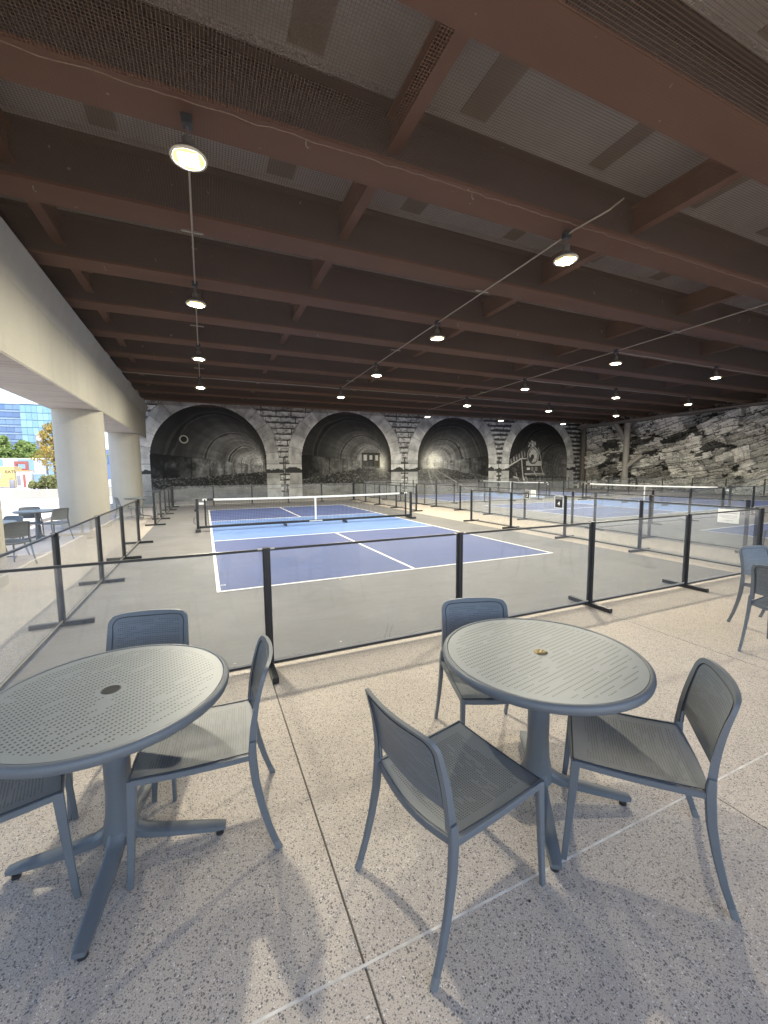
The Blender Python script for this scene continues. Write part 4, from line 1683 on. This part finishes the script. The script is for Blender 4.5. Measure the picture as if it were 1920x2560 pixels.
MB().box(-.58, -.03, .3, -.20, -.001, 1.6).build('counter_opening', MG, t)
MB().box(.02, -.02, .05, .30, -.001, 1.7).build('door', MR, t)
t = thing('blue_booth', 'small bright blue booth right of the white kiosk', 'booth', (-19.9, 61, -.03))
MB().box(-.4, 0, 0, .4, 1.2, 1.7).build('body', MBl, t, bevel=.02)
MB().box(-.44, -.05, 1.702, .44, 1.25, 1.78).build('roof', MW, t)
t = thing('red_frame', 'open red square frame rising behind the yellow container', 'frame', (-23.2, 66, -.03))
for a, b, c_, d in ((-.72, 0, -.46, 3.5), (.46, 0, .72, 3.5)):
    MB().box(a, 0, b, c_, .5, d).build('upright', MR, t)
MB().box(-.459, 0, 3.1, .459, .5, 3.5).build('top_bar', MR, t)
MB().box(-.459, 0, 2.2, .459, .5, 2.5).build('lower_bar', MR, t)
t = thing('blue_hoarding', 'long pale blue and white hoarding under the distant trees', 'hoarding', (-36, 80, -.03))
for k in range(8):
    MB().box(k * 2.0, 0, .0, k * 2.0 + 1.98, .2, 4.2).build('panel', MBl if k % 2 == 0 else simple('pale_blue', (.35, .42, .6), .5), t)
MB().box(0, -.02, 4.21, 16, .22, 4.34).build('coping', MW, t)
t = thing('bin', 'dark litter bin between yellow and white kiosks', 'bin', (-21.95, 59, -.03))
MB().lathe([(.22, 0), (.26, .05), (.27, .95), (.22, 1.05), (0, 1.07)], 20).build('body', MG, t, smooth=True)
t = thing('street_clock', 'dark street post with round white clock face before the trees', 'clock', (-13.0, 40, -.03))
MB().tube([(0, 0, 0), (0, 0, 6.1)], .09, 12, [1.15, .8]).build('pole', MG, t, smooth=True)
b = MB().box(-.62, -.12, 4.55, -.07, .12, 5.15).build('head', MG, t, bevel=.03)
MB().sweep([(-.345, -.121, 4.86), (-.345, -.135, 4.86)], [(.19 * math.cos(2 * PI * i / 24), .19 * math.sin(2 * PI * i / 24)) for i in range(24)]).build('clock_face', MW, b)
MB().box(-.60, -.05, 3.9, -.10, .05, 4.4).build('sign_panel', simple('slate_blue', (.12, .16, .30), .5), t)

# office building: banded block and glass block
GLS = []
for nm, c in (('pane_deep_blue', (.070, .125, .26)), ('pane_mid_blue', (.12, .20, .33)), ('pane_teal', (.15, .28, .35)), ('pane_pale_teal', (.20, .35, .41))):
    GLS.append(simple(nm, c, .12, .0, var=.1, spec=.9))
b = thing('office_block', 'tall blue office block with dark window bands, far left', 'building', (-70, 170, -.03))
MB().box(0, 0, 0, 14.8, 25, 25.2).build('wall', simple('blue_grey_panel', (.17, .24, .36), .4), b)
pm = [MB().box(-1.0, 0, 0, 1.0, .12, 1.5).mesh('window', GLS[0]), MB().box(-1.0, 0, 0, 1.0, .12, 1.5).mesh('window', GLS[1])]
for fl in range(10):
    for k in range(7):
        o = link('window', pm[fl % 2 if (k * 7 + fl * 3) % 5 else 1 - fl % 2], b)
        o.location = (1.1 + 2.1 * k, -.14, 1.2 + 2.45 * fl)
for fl in range(10):
    MB().box(0, -.25, 2.85 + 2.45 * fl, 14.8, -.001, 3.2 + 2.45 * fl).build('floor_band', simple('pale_band', (.25, .33, .44), .4) if fl == 0 else bpy.data.materials['pale_band'], b)
MB().box(-.2, -.3, 25.2, 15, 25, 26.0).build('parapet', MW, b)
b = thing('glass_block', 'pale teal glass curtain wall building beside the blue office block', 'building', (-54.0, 165, -.03))
MB().box(0, 0, 0, 12, 22, 24.6).build('core', simple('teal_core', (.09, .18, .25), .4), b)
pm = [MB().box(-.70, 0, 0, .70, .10, 2.2).mesh('pane', GLS[i]) for i in (2, 3, 2)]
for fl in range(10):
    for k in range(8):
        o = link('pane', pm[(fl * fl + k * 3 + fl * k) % 3 if (fl + k) % 4 else 1], b)
        o.location = (.78 + 1.49 * k, -.11, .3 + 2.4 * fl)
MB().box(-.1, -.15, 24.6, 12.1, 22, 25.2).build('parapet', MW, b)
b = thing('distant_block', 'low dark blue building strip behind the trees', 'building', (-80, 140, -.03))
MB().box(0, 0, 0, 60, 12, 9.0).build('wall', simple('slate_wall', (.10, .15, .26), .6), b)
for k in range(20):
    MB().box(1.2 + 2.9 * k, -.1, 4.6, 3.2 + 2.9 * k, -.001, 6.6).build('window', GLS[k % 2], b)

# ------------------------------------------------------------------ small things on the ground
em = thing('court_emblem', 'small pale ring printed in the near corner of the blue court', 'emblem', (.095, .36, .0042))
MB().lathe([(.026, .0), (.026, .0015), (.036, .0015), (.036, .0)], 28).build('ring', MT['line'], em)
for k, (a, b, lb) in enumerate((((1.644, -2.02), (1.45, -2.355), 'longer thin dark scratch on the grey court by the front fence'),
                                ((1.668, -2.065), (1.489, -2.372), 'shorter thin dark scratch on the grey court by the front fence'))):
    n_ = 7
    pts = [(a[0] + (b[0] - a[0]) * i / n_ + random.uniform(-.004, .004), a[1] + (b[1] - a[1]) * i / n_, .0012) for i in range(n_ + 1)]
    o = MB().sweep(pts, [(.001, .0035), (.001, -.0035), (-.001, -.0035), (-.001, .0035)], (0, 0, 1)).build('scratch_mark', MT['caststeel'])
    tag(o, lb, 'scratch')


def scrap(name, label, cat, p, size, mat, seed, z=.001):
    rg = random.Random(seed)
    m = MB()
    n_ = 7
    for hgt in (0, size * .35):
        for i in range(n_):
            a = 2 * PI * i / n_
            r = size * rg.uniform(.55, 1.1)
            m.v.append((r * math.cos(a), r * .7 * math.sin(a), hgt * rg.uniform(.5, 1.1)))
    m.f = [tuple(reversed(range(n_))), tuple(range(n_, 2 * n_))] + [(i, (i + 1) % n_, n_ + (i + 1) % n_, n_ + i) for i in range(n_)]
    o = m.build(name, mat)
    o.location = (p[0], p[1], z)
    tag(o, label, cat)


PALE = simple('pale_scrap', (.66, .62, .52), .8)
scrap('leaf_scrap', 'pale dry leaf scrap lying just outside the near baseline', 'leaf', (1.729, -.052), .022, PALE, 1)
scrap('paper_scrap', 'white paper scrap inside the fence left of its nearest post', 'scrap', (.079, -2.297), .014, PALE, 2)
scrap('paper_scrap', 'white paper scrap inside the fence right of its nearest post', 'scrap', (1.044, -2.238), .012, PALE, 3)
scrap('pebble', 'dark pebble on the paving at the nearest chair foot', 'pebble', (.499, -4.887), .008, MT['caststeel'], 4)
scrap('pebble', 'dark pebble on the paving in front of the right table', 'pebble', (.971, -4.806), .008, MT['caststeel'], 5)
